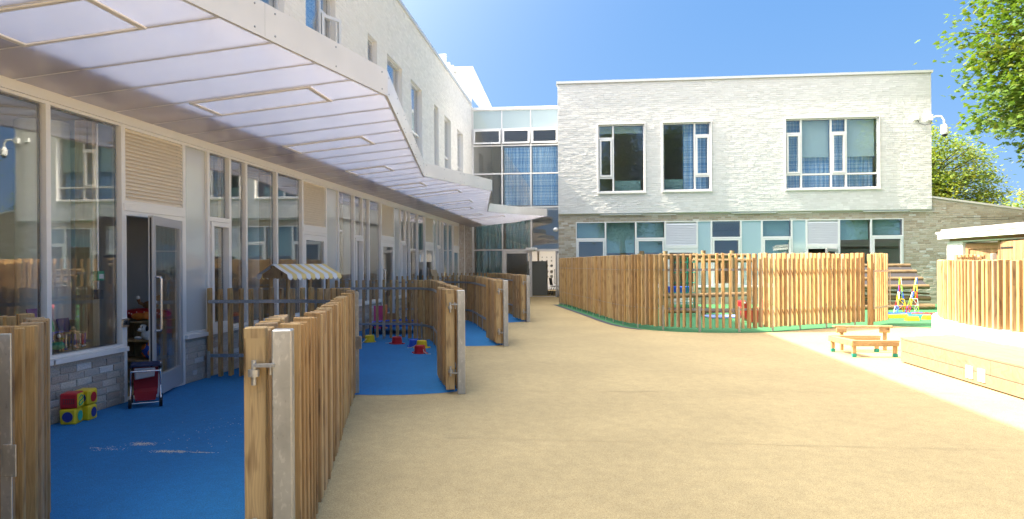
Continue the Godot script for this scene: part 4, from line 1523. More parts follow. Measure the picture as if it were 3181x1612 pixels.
func ring_fence() -> void:
	var w := thing("ring_fence", "tall curved slat fence round the green play area, with open gate", "fence")
	var pts := smooth(ring_points(), 0.138)
	slats(w, pts, 0.09, 1.60, 0.048, 0.10)
	var rail := smooth(ring_points(), 0.25)
	for y in [0.46, 1.32]:
		bar_along("rail", w, rail, -0.062, y, 0.05, 0.008)
	for i in range(3, pts.size(), 6):
		var d: Vector3 = (pts[mini(i + 1, pts.size() - 1)] - pts[maxi(i - 1, 0)]).normalized()
		var s := Shape.new()
		s.bevel(V(0.05, 0.56, 0.012), 0.003, Transform3D(Basis(Vector3.UP, atan2(-d.z, d.x)), pts[i] + d * 0.055 + V(0, 0.28, 0)))
		make("foot", s, M.galv, w)
	var bolts := Shape.new()
	for i in pts.size():
		var d: Vector3 = (pts[mini(i + 1, pts.size() - 1)] - pts[maxi(i - 1, 0)]).normalized()
		var r := V(-d.z, 0, d.x)
		for y in [0.485, 1.345]:
			bolts.rod(pts[i] + r * 0.045 + V(0, y, 0), pts[i] + r * 0.056 + V(0, y, 0), 0.010, 6)
	make("bolts", bolts, M.rail, w).set_meta("kind", "stuff")
	# gate standing open at the right end
	var gate := part("gate", w)
	var a := V(6.62, 0, -17.30)
	var b := V(7.34, 0, -18.14)
	var s := Shape.new()
	s.bevel(V(0.13, 1.66, 0.09), 0.006, Transform3D(Basis(Vector3.UP, 0.86), a + V(0, 0.84, 0)), 0.002, rng)
	make("gate_post", s, M.oak[1], gate)
	var gp := []
	for i in 7:
		gp.append(a.lerp(b, (i + 1.2) / 8.0))
	slats(gate, gp, 0.09, 1.60, 0.045, 0.095, "board")
	s = Shape.new()
	var d := (b - a).normalized()
	var f := Facade.new(a + V(d.z, 0, -d.x) * -0.055, d, V(-d.z, 0, d.x))
	f.ring(s, 0.04, 1.12, 0.40, 1.30, 0.05, 0.0, 0.010)
	make("gate_frame", s, M.galv, gate)

# ------------------------------------------------------------------ planter ring, deck, shed
const PC := Vector3(11.84, 0, -10.96)

func planter() -> void:
	var w := thing("planter_wall", "low curved wall of white-washed brick behind the timber deck", "wall")
	var s := Shape.new()
	s.lathe([Vector2(5.72, 0.0), Vector2(5.72, 0.50)], 120, T(PC))
	s.lathe([Vector2(6.14, 0.0), Vector2(6.14, 0.515), Vector2(5.72, 0.515)], 120, T(PC))
	make("core", s, M.mortar_white, w)
	# soldier-course bricks round the rim that faces the yard
	var q := []
	for k in 5:
		var b := Shape.new()
		b.bevel(V(0.065, 0.205, 0.06), 0.004, Transform3D.IDENTITY, 0.003, rng)
		q.append(b.mesh())
	var lower := Shape.new()
	lower.tinted = true
	var n := 260
	for i in n:
		var t := PI * (0.60 + 0.98 * i / n)
		var o := V(cos(t), 0, -sin(t))
		var xf := Transform3D(Basis(Vector3.UP, t + PI / 2), PC + o * (6.135 + rng.randf_range(-0.002, 0.003)) + V(0, 0.42, 0))
		inst("brick", q[rng.randi() % 5], M.whites_m[rng.randi() % 4], w, xf)
		if i % 3 == 0:
			for r in 4:
				lower.col = M.whites[rng.randi() % 4]
				lower.box(V(0.212, 0.065, 0.06), Transform3D(Basis(Vector3.UP, t + PI / 2 + 0.03), PC + o * 6.135 + V(0, 0.04 + r * 0.074, 0)))
	make("brickwork", lower, M.brick_v, w).set_meta("kind", "stuff")
	var fence := thing("planter_fence", "curved slat fence standing on the white-washed brick wall", "fence")
	var pts := []
	var step := 0.128 / 6.04
	for i in 130:
		var t := PI * 0.62 + i * step
		pts.append(PC + V(cos(t), 0, -sin(t)) * 6.03)
	slats(fence, pts, 0.545, 0.97, 0.046, 0.10)
	for y in [0.62, 1.22]:
		bar_along("rail", fence, pts, -0.063, y, 0.045, 0.008)
	var feet := Shape.new()
	for i in range(2, pts.size(), 7):
		feet.box(V(0.05, 0.12, 0.05), Transform3D(Basis.IDENTITY, pts[i].lerp(PC, 0.008) + V(0, 0.575, 0)))
	make("foot_brackets", feet, M.galv, fence).set_meta("kind", "stuff")
	# bark inside the ring
	s = Shape.new()
	s.lathe([Vector2(5.70, 0.30), Vector2(0.0, 0.34)], 60, T(PC))
	make("bark_fill", s, M.slope, w)

func deck() -> void:
	var w := thing("timber_deck", "low pale timber stage with two white vents in its front", "deck")
	var xf := 4.69
	for i in 7:
		var x := xf + 0.008 + i * 0.1385
		var zf := -11.17 - (x - xf) * 0.5
		var cuts: Array = [[zf, -8.1, -3.2], [zf, -6.9, -3.2], [zf, -9.3, -5.4, -3.2]][i % 3]
		for k in cuts.size() - 1:
			var s := Shape.new()
			s.bevel(V(0.132, 0.027, absf(cuts[k + 1] - cuts[k]) - 0.005), 0.003, Transform3D(Basis.IDENTITY, V(x + 0.066, 0.3565, (cuts[k] + cuts[k + 1]) * 0.5)))
			make("deck_board", s, M.deck_z[rng.randi() % 4], w)
	for i in 5:
		var x := 5.668 + i * 0.1385
		var z0 := PC.z + sqrt(6.20 * 6.20 - pow(PC.x - x, 2)) + 0.04
		var s := Shape.new()
		s.bevel(V(0.132, 0.027, -3.2 - z0), 0.003, Transform3D(Basis.IDENTITY, V(x + 0.066, 0.3565, (z0 - 3.2) * 0.5)))
		make("deck_board", s, M.deck_z[rng.randi() % 4], w)
	# front planks in two rows, with a shadow gap at the ground
	for q in [[0.018, 0.163, [-11.16, -9.40, -5.6, -3.2]], [0.170, 0.338, [-11.16, -9.83, -8.81, -5.0, -3.2]]]:
		var cuts: Array = q[2]
		for k in cuts.size() - 1:
			var s := Shape.new()
			s.bevel(V(0.022, q[1] - q[0], cuts[k + 1] - cuts[k] - 0.004), 0.002, Transform3D(Basis.IDENTITY, V(xf + 0.020, (q[0] + q[1]) * 0.5, (cuts[k] + cuts[k + 1]) * 0.5)))
			make("front_plank", s, M.deck_z[rng.randi() % 4], w)
	var e := Shape.new()
	e.hexa([V(xf + 0.03, 0.018, -11.175), V(5.66, 0.018, -11.66), V(5.66, 0.018, -11.63), V(xf + 0.03, 0.018, -11.145), V(xf + 0.03, 0.338, -11.175), V(5.66, 0.338, -11.66), V(5.66, 0.338, -11.63), V(xf + 0.03, 0.338, -11.145)])
	make("end_plank", e, M.deck_z[1], w)
	slab(w, "frame", V(xf + 0.10, 0.0, -11.0), V(5.6, 0.33, -3.3), M.slope)
	for z in [-9.245, -8.98]:
		var v := part("vent", w)
		var f := Facade.new(V(xf + 0.006, 0.068, z + 0.075), V(0, 0, -1), V(-1, 0, 0))
		f.u = V(0, 0, -1)
		var s := Shape.new()
		f.ring(s, 0.0, 0.15, 0.0, 0.15, 0.016, 0.0, 0.012)
		f.fb(s, 0.016, 0.134, 0.016, 0.134, 0.0, 0.003)
		make("frame", s, M.white, v)
		for i in 7:
			var t := Shape.new()
			var y := 0.022 + i * 0.016
			t.hexa([f.at(0.016, y, 0.010), f.at(0.134, y, 0.010), f.at(0.134, y + 0.002, 0.010), f.at(0.016, y + 0.002, 0.010), f.at(0.016, y + 0.012, 0.003), f.at(0.134, y + 0.012, 0.003), f.at(0.134, y + 0.014, 0.003), f.at(0.016, y + 0.014, 0.003)])
			make("slat", t, M.white, v)

func shed() -> void:
	var w := thing("store_shed", "timber-doored store with flat roof and bright white fascia behind the planter fence", "shed")
	var s := Shape.new()
	s.bb(V(10.2, 2.13, -21.78), V(15.5, 2.27, -13.0))
	make("fascia", s, M.white_paint, w)
	s = Shape.new()
	s.bb(V(10.17, 2.275, -21.81), V(15.5, 2.33, -12.97))
	make("roof_trim", s, M.frame_b, w)
	s = Shape.new()
	s.bb(V(10.26, 2.335, -21.70), V(15.4, 2.40, -13.1))
	make("roof", s, tri_tex(mat(lin(0.45, 0.44, 0.42), 0.95), M.kerb.albedo_texture, V(1, 1, 1)), w)
	slab(w, "soffit_board", V(10.45, 2.06, -21.6), V(15.4, 2.125, -13.1), M.cedar[2])
	var f := Facade.new(V(10.40, 0, -21.66), V(0, 0, 1), V(-1, 0, 0))
	brick_wall("pier", w, f, 0.84, 0.0, 2.02, [], "whites", M.mortar_white, 0.008, 0.003, func(_p): return true)
	brick_wall("pier_side", w, Facade.new(V(14.35, 0, -21.66), V(-1, 0, 0), V(0, 0, -1)), 3.94, 0.0, 2.02, [], "whites", M.mortar_white, 0.008, 0.003, func(_p): return false)
	slab(w, "lintel", V(10.42, 2.022, -21.6), V(10.9, 2.055, -13.2), M.frame_b)
	slab(w, "back_wall", V(14.5, 0, -21.2), V(14.7, 2.05, -13.2), M.room_wall)
	slab(w, "side_wall", V(11.1, 0, -13.4), V(14.5, 2.05, -13.2), M.room_wall)
	# doors: vertical cedar boards; the first stands open with its braced back showing
	for q in [[V(10.50, 0, -20.80), V(10.72, 0, -19.42), true], [V(10.42, 0, -19.05), V(10.14, 0, -17.3), false], [V(10.46, 0, -17.0), V(10.46, 0, -13.6), false]]:
		var d := part("door", w)
		var a: Vector3 = q[0]
		var b: Vector3 = q[1]
		var l := a.distance_to(b)
		var dir := (b - a).normalized()
		var g := Facade.new(a, dir, V(dir.z, 0, -dir.x))
		if g.n.x > 0.0:
			g.n = -g.n
		var n := int(l / 0.125)
		for i in n:
			var t := Shape.new()
			g.fb(t, i * l / n + 0.002, (i + 1) * l / n - 0.002, 0.05, 1.98, -0.03, 0.0)
			make("board", t, M.cedar[rng.randi() % 4], d)
		var t2 := Shape.new()
		if q[2]:
			g.fb(t2, 0.0, l, 1.82, 1.96, 0.001, 0.03)
			g.fb(t2, 0.0, l, 0.95, 1.07, 0.001, 0.03)
			g.fb(t2, 0.0, 0.12, 1.07, 1.82, 0.001, 0.03)
			g.fb(t2, l - 0.12, l, 1.07, 1.82, 0.001, 0.03)
			t2.hexa([g.at(0.12, 1.10, 0.001), g.at(0.26, 1.07, 0.001), g.at(0.26, 1.07, 0.028), g.at(0.12, 1.10, 0.028), g.at(l - 0.26, 1.82, 0.001), g.at(l - 0.12, 1.80, 0.001), g.at(l - 0.12, 1.80, 0.028), g.at(l - 0.26, 1.82, 0.028)])
			make("brace", t2, M.cedar[0], d)
		else:
			g.fb(t2, 0.05, 0.75, 1.80, 1.84, 0.001, 0.012)
			make("strap_hinge", t2, M.black, d)
	slab(w, "door_frame", V(10.55, 0, -19.40), V(10.75, 2.02, -19.30), M.cedar[0])
	slab(w, "door_frame", V(10.55, 0, -19.22), V(10.75, 2.02, -19.08), M.cedar[1])
	# short gate between ring and shed, just topping the planter fence
	var g := thing("slat_gate", "short slatted gate showing above the planter fence before the shed", "gate")
	var pts := []
	for i in 8:
		pts.append(V(8.30 + i * 0.088, 0, -16.9 - i * 0.01))
	slats(g, pts, 0.06, 1.58, 0.045, 0.095, "board")
	s = Shape.new()
	s.bevel(V(0.09, 1.66, 0.09), 0.005, Transform3D(Basis.IDENTITY, V(9.12, 0.83, -16.95)))
	make("post", s, M.galv, g)
	bar_along("rail", g, [V(8.25, 0, -16.9), V(9.08, 0, -16.98)], 0.055, 1.2, 0.05, 0.008)
	bar_along("rail", g, [V(8.25, 0, -16.9), V(9.08, 0, -16.98)], 0.055, 0.4, 0.05, 0.008)

# ------------------------------------------------------------------ toys and play things
func disc(s: Shape, at: Vector3, n: Vector3, r: float, thick := 0.002, segs := 24) -> void:
	var b := Basis(Quaternion(Vector3.UP, n))
	s.lathe([Vector2(r, 0.0), Vector2(r, thick), Vector2(0.0, thick)], segs, Transform3D(b, at))

func soft_cube(label: String, at: Vector3, turn: float, base: Material, faces: Array) -> void:
	# faces: [local normal, material] for printed spots
	var t := thing("soft_play_cube", label, "play cube", "soft play cubes against the brick plinth", at, turn)
	var s := Shape.new()
	s.bevel(V(0.150, 0.146, 0.150), 0.014, Transform3D(Basis.IDENTITY, V(0, 0.073, 0)), 0.004, rng)
	make("body", s, base, t)
	for q in faces:
		var n: Vector3 = q[0]
		var d := Shape.new()
		disc(d, V(0, 0.073, 0) + n * (0.0785 if n.y == 0.0 else 0.0765), n, 0.048)
		make("spot", d, q[1], t)

func toys_outside() -> void:
	var zc := V(0, 0, 1)
	var xc := V(1, 0, 0)
	# four soft cubes
	var A := V(-4.875, 0.004, -6.40)
	var B := V(-4.86, 0.004, -6.575)
	soft_cube("yellow soft cube with blue and teal spots under the red cube", A, 0.22, M.yellow, [[zc, M.navy], [xc, M.teal]])
	soft_cube("yellow soft cube with a blue spot, on the blue surface", B, 0.16, M.yellow, [[xc, M.navy]])
	soft_cube("yellow soft cube with a red spot, on top of another", B + V(0, 0.149, 0), 0.12, M.yellow, [[xc, M.red], [zc, M.navy]])
	var t := thing("soft_play_cube", "red and yellow soft cube with green snake and ladder prints", "play cube", "soft play cubes against the brick plinth", A + V(0.004, 0.149, 0), 0.25)
	var s := Shape.new()
	s.bevel(V(0.148, 0.146, 0.148), 0.012, Transform3D(Basis.IDENTITY, V(0, 0.073, 0)), 0.004, rng)
	make("body", s, M.red, t)
	s = Shape.new()
	s.bevel(V(0.004, 0.132, 0.136), 0.0015, Transform3D(Basis.IDENTITY, V(0.077, 0.073, 0)))
	make("yellow_face", s, M.yellow, t)
	s = Shape.new()
	s.tube([V(0.080, 0.085, 0.045), V(0.080, 0.105, 0.02), V(0.080, 0.118, -0.01), V(0.080, 0.108, -0.04), V(0.080, 0.085, -0.05), V(0.080, 0.072, -0.02), V(0.080, 0.066, 0.02), V(0.080, 0.045, 0.042), V(0.080, 0.026, 0.02), V(0.080, 0.030, -0.01), V(0.080, 0.046, -0.04)], [0.003, 0.005, 0.006, 0.006, 0.006, 0.007, 0.007, 0.008, 0.008, 0.009, 0.010], 8)
	make("snake_print", s, M.toy_green, t)
	s = Shape.new()
	s.bb(V(-0.05, 0.09, 0.0745), V(0.055, 0.094, 0.0785))
	s.bb(V(-0.05, 0.048, 0.0745), V(0.055, 0.052, 0.0785))
	for i in 6:
		s.bb(V(-0.042 + i * 0.018, 0.052, 0.075), V(-0.039 + i * 0.018, 0.09, 0.078))
	make("ladder_print", s, M.black, t)

	# toy pushchair
	t = thing("toy_pushchair", "small toy pushchair with dark red seat and navy hood by the open door", "toy pushchair", "", V(-4.70, 0.004, -7.30), 0.55)
	t.scale = Vector3.ONE * 0.94
	for x in [-0.155, 0.155]:
		s = Shape.new()
		s.tube([V(x, 0.05, 0.16), V(x * 0.98, 0.20, 0.02), V(x * 0.98, 0.46, -0.16)], [0.009], 8)
		make("frame_tube", s, M.steel, t)
		s = Shape.new()
		s.tube([V(x, 0.05, -0.16), V(x * 0.98, 0.22, 0.0), V(x * 0.95, 0.40, 0.10)], [0.009], 8)
		make("frame_tube", s, M.steel, t)
		for z in [-0.16, 0.16]:
			var wheel := part("wheel", t)
			s = Shape.new()
			for k in [-0.5, 0.5]:
				var xf := Transform3D(Basis(V(0, 0, 1), PI / 2), V(x + 0.016 * k, 0.052, z))
				s.lathe([Vector2(0.026, -0.008), Vector2(0.044, -0.010), Vector2(0.052, 0.0), Vector2(0.044, 0.010), Vector2(0.026, 0.008)], 20, xf)
			make("tyre", s, M.rubber, wheel)
			s = Shape.new()
			s.rod(V(x - 0.014, 0.052, z), V(x + 0.014, 0.052, z), 0.027, 14)
			make("hub", s, M.frame_b, wheel)
	s = Shape.new()
	s.rod(V(-0.15, 0.052, 0.16), V(0.15, 0.052, 0.16), 0.007)
	s.rod(V(-0.15, 0.052, -0.16), V(0.15, 0.052, -0.16), 0.007)
	s.rod(V(-0.15, 0.40, 0.10), V(0.15, 0.40, 0.10), 0.010)
	make("axle", s, M.steel, t)
	s = Shape.new()
	s.hexa([V(-0.12, 0.14, 0.14), V(0.12, 0.14, 0.14), V(0.12, 0.14, -0.04), V(-0.12, 0.14, -0.04), V(-0.12, 0.17, 0.15), V(0.12, 0.17, 0.15), V(0.12, 0.19, -0.03), V(-0.12, 0.19, -0.03)])
	make("seat", s, M.red_cloth, t)
	s = Shape.new()
	s.hexa([V(-0.125, 0.18, -0.03), V(0.125, 0.18, -0.03), V(0.125, 0.18, -0.05), V(-0.125, 0.18, -0.05), V(-0.13, 0.42, -0.12), V(0.13, 0.42, -0.12), V(0.13, 0.42, -0.14), V(-0.13, 0.42, -0.14)])
	make("backrest", s, M.red_cloth, t)
	s = Shape.new()
	s.hexa([V(-0.10, 0.08, 0.17), V(0.10, 0.08, 0.17), V(0.10, 0.08, 0.15), V(-0.10, 0.08, 0.15), V(-0.115, 0.16, 0.16), V(0.115, 0.16, 0.16), V(0.115, 0.16, 0.14), V(-0.115, 0.16, 0.14)])
	make("footrest", s, M.red_cloth, t)
	s = Shape.new()
	for i in 6:
		var a := PI * (0.25 + 0.5 * i / 6.0)
		var b := PI * (0.25 + 0.5 * (i + 1) / 6.0)
		var pa := V(0, 0.36 + 0.12 * sin(a), -0.06 + 0.14 * cos(a))
		var pb := V(0, 0.36 + 0.12 * sin(b), -0.06 + 0.14 * cos(b))
		s.hexa([pa + V(-0.15, 0, 0), pa + V(0.15, 0, 0), pb + V(0.15, 0, 0), pb + V(-0.15, 0, 0), pa + V(-0.14, 0.012, 0), pa + V(0.14, 0.012, 0), pb + V(0.14, 0.012, 0), pb + V(-0.14, 0.012, 0)])
	make("hood", s, M.navy_cloth, t)
	s = Shape.new()
	s.hexa([V(-0.11, 0.30, 0.05), V(0.09, 0.33, 0.06), V(0.10, 0.42, 0.02), V(-0.12, 0.42, 0.01), V(-0.10, 0.31, 0.07), V(0.08, 0.34, 0.08), V(0.09, 0.43, 0.045), V(-0.11, 0.43, 0.035)])
	make("blanket", s, M.grey_cloth, t)
	for x in [-0.15, 0.15]:
		s = Shape.new()
		s.ball(V(x, 0.43, -0.10), V(0.022, 0.03, 0.03))
		make("hinge_knob", s, M.black, t)

	# upturned bucket stilts with cords
	for q in [["yellow upturned bucket standing alone by the fence foot", V(-4.12, 0.004, -13.55), "yellow"], ["red upturned bucket between the yellow and blue ones", V(-3.50, 0.004, -13.25), "red"], ["blue upturned bucket half hidden behind a yellow one", V(-3.06, 0.004, -12.80), "toy_blue"],
		["yellow upturned bucket behind a red one", V(-2.88, 0.004, -12.62), "yellow"], ["red upturned bucket with a loose cord, in front of a yellow one", V(-2.74, 0.004, -11.86), "red"]]:
		t = thing("stilt_bucket", q[0], "bucket", "upturned plastic buckets in the second bay", q[1], rng.randf() * 6.0)
		var m: Material = M[q[2]]
		s = Shape.new()
		s.lathe([Vector2(0.118, 0.0), Vector2(0.118, 0.012), Vector2(0.100, 0.014), Vector2(0.088, 0.125), Vector2(0.080, 0.134), Vector2(0.074, 0.128), Vector2(0.0, 0.128)], 36, Transform3D.IDENTITY)
		make("shell", s, m, t)
		for a in [0.0, PI]:
			s = Shape.new()
			s.box(V(0.05, 0.018, 0.06), Transform3D(Basis(Vector3.UP, a), V(cos(a) * 0.125, 0.009, 0)))
			make("lug", s, m, t)
		s = Shape.new()
		s.tube([V(0.09, 0.07, 0.02), V(0.13, 0.03, 0.05), V(0.19, 0.006, 0.06), V(0.25, 0.006, 0.02)], [0.005], 6)
		make("cord", s, M.rope, t)

	# toy shop with striped awning
	t = thing("toy_shop", "wooden toy shop stall with yellow and white striped awning", "toy stall", "", V(-4.30, 0.004, -10.55), -0.62)
	var hw := 0.36
	var hl := 0.44
	for x in [-0.24, 0.24]:
		for z in [-0.34, 0.34]:
			slab(t, "post", V(x - 0.022, 0, z - 0.022), V(x + 0.022, 1.40, z + 0.022), M.pine)
	slab(t, "counter", V(-0.30, 0.56, -0.38), V(0.30, 0.59, 0.38), M.ply)
	slab(t, "front_panel", V(-0.215, 0.08, 0.325), V(0.215, 0.55, 0.335), M.ply)
	slab(t, "ridge_bar", V(-0.02, 1.455, -0.46), V(0.02, 1.49, 0.47), M.pine)
	for z in [-0.40, 0.40]:
		var poly := PackedVector2Array([Vector2(-0.34, 1.36), Vector2(-0.34, 1.33)])
		for i in 25:
			var x := -0.34 + 0.68 * i / 24.0
			poly.append(Vector2(x, 1.315 - 0.018 * absf(sin(i * PI / 4.0))))
		poly.append(Vector2(0.34, 1.36))
		poly.append(Vector2(0.0, 1.495))
		s = Shape.new()
		s.prism(poly, func(p): return V(p.x, p.y, z), V(0, 0, 0.012 * signf(z)))
		make("gable", s, M.ply, t)
	for side in [-1.0, 1.0]:
		for i in 12:
			var z0 := -hl - 0.02 + i * (2 * hl + 0.04) / 12.0
			var z1 := z0 + (2 * hl + 0.04) / 12.0
			s = Shape.new()
			var ridge := V(0, 1.515, 0)
			var mid := V(side * 0.20, 1.438, 0)
			var eave := V(side * 0.41, 1.365, 0)
			var prev := ridge
			for e in [mid, eave, V(side * 0.435, 1.315, 0)]:
				var q: Array = [prev + V(0, 0, z0), e + V(0, 0, z0), e + V(0, 0, z1), prev + V(0, 0, z1)]
				if side > 0.0:
					s.quad(q[0], q[3], q[2], q[1])
				else:
					s.quad(q[0], q[1], q[2], q[3])
				prev = e
			var zm := (z0 + z1) * 0.5
			var fan := [prev + V(0, 0, z0), prev + V(side * 0.004, -0.022, (z1 - z0) * 0.2 + z0), prev + V(side * 0.006, -0.034, zm), prev + V(side * 0.004, -0.022, z1 - (z1 - z0) * 0.2), prev + V(0, 0, z1)]
			s.face(fan, V(0, 1.3, zm))
			make("awning_stripe", s, M.awning_a if i % 2 == 0 else M.white, t)

	# things in the bay behind: trampoline, pink board, leaning board
	t = thing("trampoline", "low round trampoline with blue padded rim behind the bucket bay fence", "trampoline", "", V(-4.10, 0.004, -15.55))
	s = Shape.new()
	var ring := []
	for i in 25:
		ring.append(V(cos(TAU * i / 24.0) * 0.58, 0.20, -sin(TAU * i / 24.0) * 0.58))
	s.tube(ring, [0.035], 10, false)
	make("rim", s, M.toy_blue, t)
	s = Shape.new()
	disc(s, V(0, 0.205, 0), Vector3.UP, 0.56, 0.004, 36)
	make("mat", s, M.black, t)
	for i in 5:
		s = Shape.new()
		s.rod(V(cos(i * 1.257) * 0.55, 0.18, sin(i * 1.257) * 0.55), V(cos(i * 1.257) * 0.55, 0.0, sin(i * 1.257) * 0.55), 0.016)
		make("leg", s, M.black, t)
	t = thing("toy_bench", "small bench with pink and orange sides behind the bucket bay fence", "bench", "", V(-4.62, 0.004, -16.35), 0.1)
	slab(t, "side_panel", V(-0.24, 0.0, -0.02), V(0.02, 0.54, 0.02), M.pink)
	slab(t, "side_panel", V(0.025, 0.0, -0.14), V(0.05, 0.56, 0.14), M.orange)
	slab(t, "seat", V(-0.2, 0.22, -0.2), V(0.34, 0.25, -0.022), M.cedar[1])
	slab(t, "seat_front", V(0.06, 0.10, -0.02), V(0.34, 0.36, 0.0), M.cedar[1])
	t = thing("leaning_board", "brown board leaning against the glazing behind a slat fence", "board", "", V(-4.70, 0.004, -23.2))
	s = Shape.new()
	s.hexa([V(0.10, 0, 0.55), V(0.14, 0, 0.55), V(0.14, 0, -0.55), V(0.10, 0, -0.55), V(-0.22, 1.34, 0.50), V(-0.18, 1.34, 0.50), V(-0.18, 1.30, -0.50), V(-0.22, 1.30, -0.50)])
	make("sheet", s, M.ply, t)
	s = Shape.new()
	s.hexa([V(0.145, 0.0, 0.52), V(0.155, 0.0, 0.52), V(0.155, 0.0, -0.52), V(0.145, 0.0, -0.52), V(0.07, 0.30, 0.51), V(0.08, 0.30, 0.51), V(0.08, 0.30, -0.51), V(0.07, 0.30, -0.51)])
	make("batten", s, M.cedar[2], t)

	# balance trail in the sun: four planks on stub legs with green feet
	t = thing("balance_trail", "small pine balance bench ring with green rubber feet in the sun", "balance bench", "", V(4.5, 0, -12.1))
	var P := [V(-0.36, 0, -0.30), V(-0.27, 0, 0.39), V(0.36, 0, 0.36), V(0.33, 0, -0.27)]
	for q in P:
		s = Shape.new()
		s.bevel(V(0.055, 0.18, 0.055), 0.004, Transform3D(Basis.IDENTITY, q + V(0, 0.15, 0)))
		make("leg", s, M.pine, t)
		s = Shape.new()
		s.bevel(V(0.064, 0.055, 0.064), 0.004, Transform3D(Basis.IDENTITY, q + V(0, 0.0285, 0)))
		make("foot", s, M.net, t)
	for q in [[P[0], P[1], 0.24], [P[1], P[2], 0.236], [P[0], P[3], 0.25]]:
		var a: Vector3 = q[0]
		var b: Vector3 = q[1]
		var d := (b - a).normalized()
		s = Shape.new()
		s.bevel(V(a.distance_to(b) + 0.10, 0.026, 0.10), 0.004, Transform3D(Basis(Vector3.UP, atan2(-d.z, d.x)), (a + b) * 0.5 + V(0, q[2] + 0.013, 0)))
		make("plank", s, M.pine_x, t)
		s = Shape.new()
		s.bevel(V(a.distance_to(b) + 0.08, 0.06, 0.024), 0.003, Transform3D(Basis(Vector3.UP, atan2(-d.z, d.x)), (a + b) * 0.5 + V(-d.z, 0, d.x) * 0.042 + V(0, q[2] - 0.031, 0)))
		make("apron", s, M.pine_x, t)
	# raised beam on two T-shaped stands at the back
	for x in [-0.14, 0.56]:
		s = Shape.new()
		s.bevel(V(0.05, 0.31, 0.05), 0.004, Transform3D(Basis.IDENTITY, V(x, 0.155, -0.52)))
		make("stand", s, M.pine, t)
		s = Shape.new()
		s.bevel(V(0.17, 0.085, 0.03), 0.01, Transform3D(Basis.IDENTITY, V(x - 0.02, 0.345, -0.48)))
		make("stand_head", s, M.pine_x, t)
	s = Shape.new()
	s.bevel(V(0.95, 0.028, 0.11), 0.005, Transform3D(Basis(Vector3.UP, -0.02), V(0.20, 0.404, -0.52)))
	make("beam", s, M.pine_x, t)

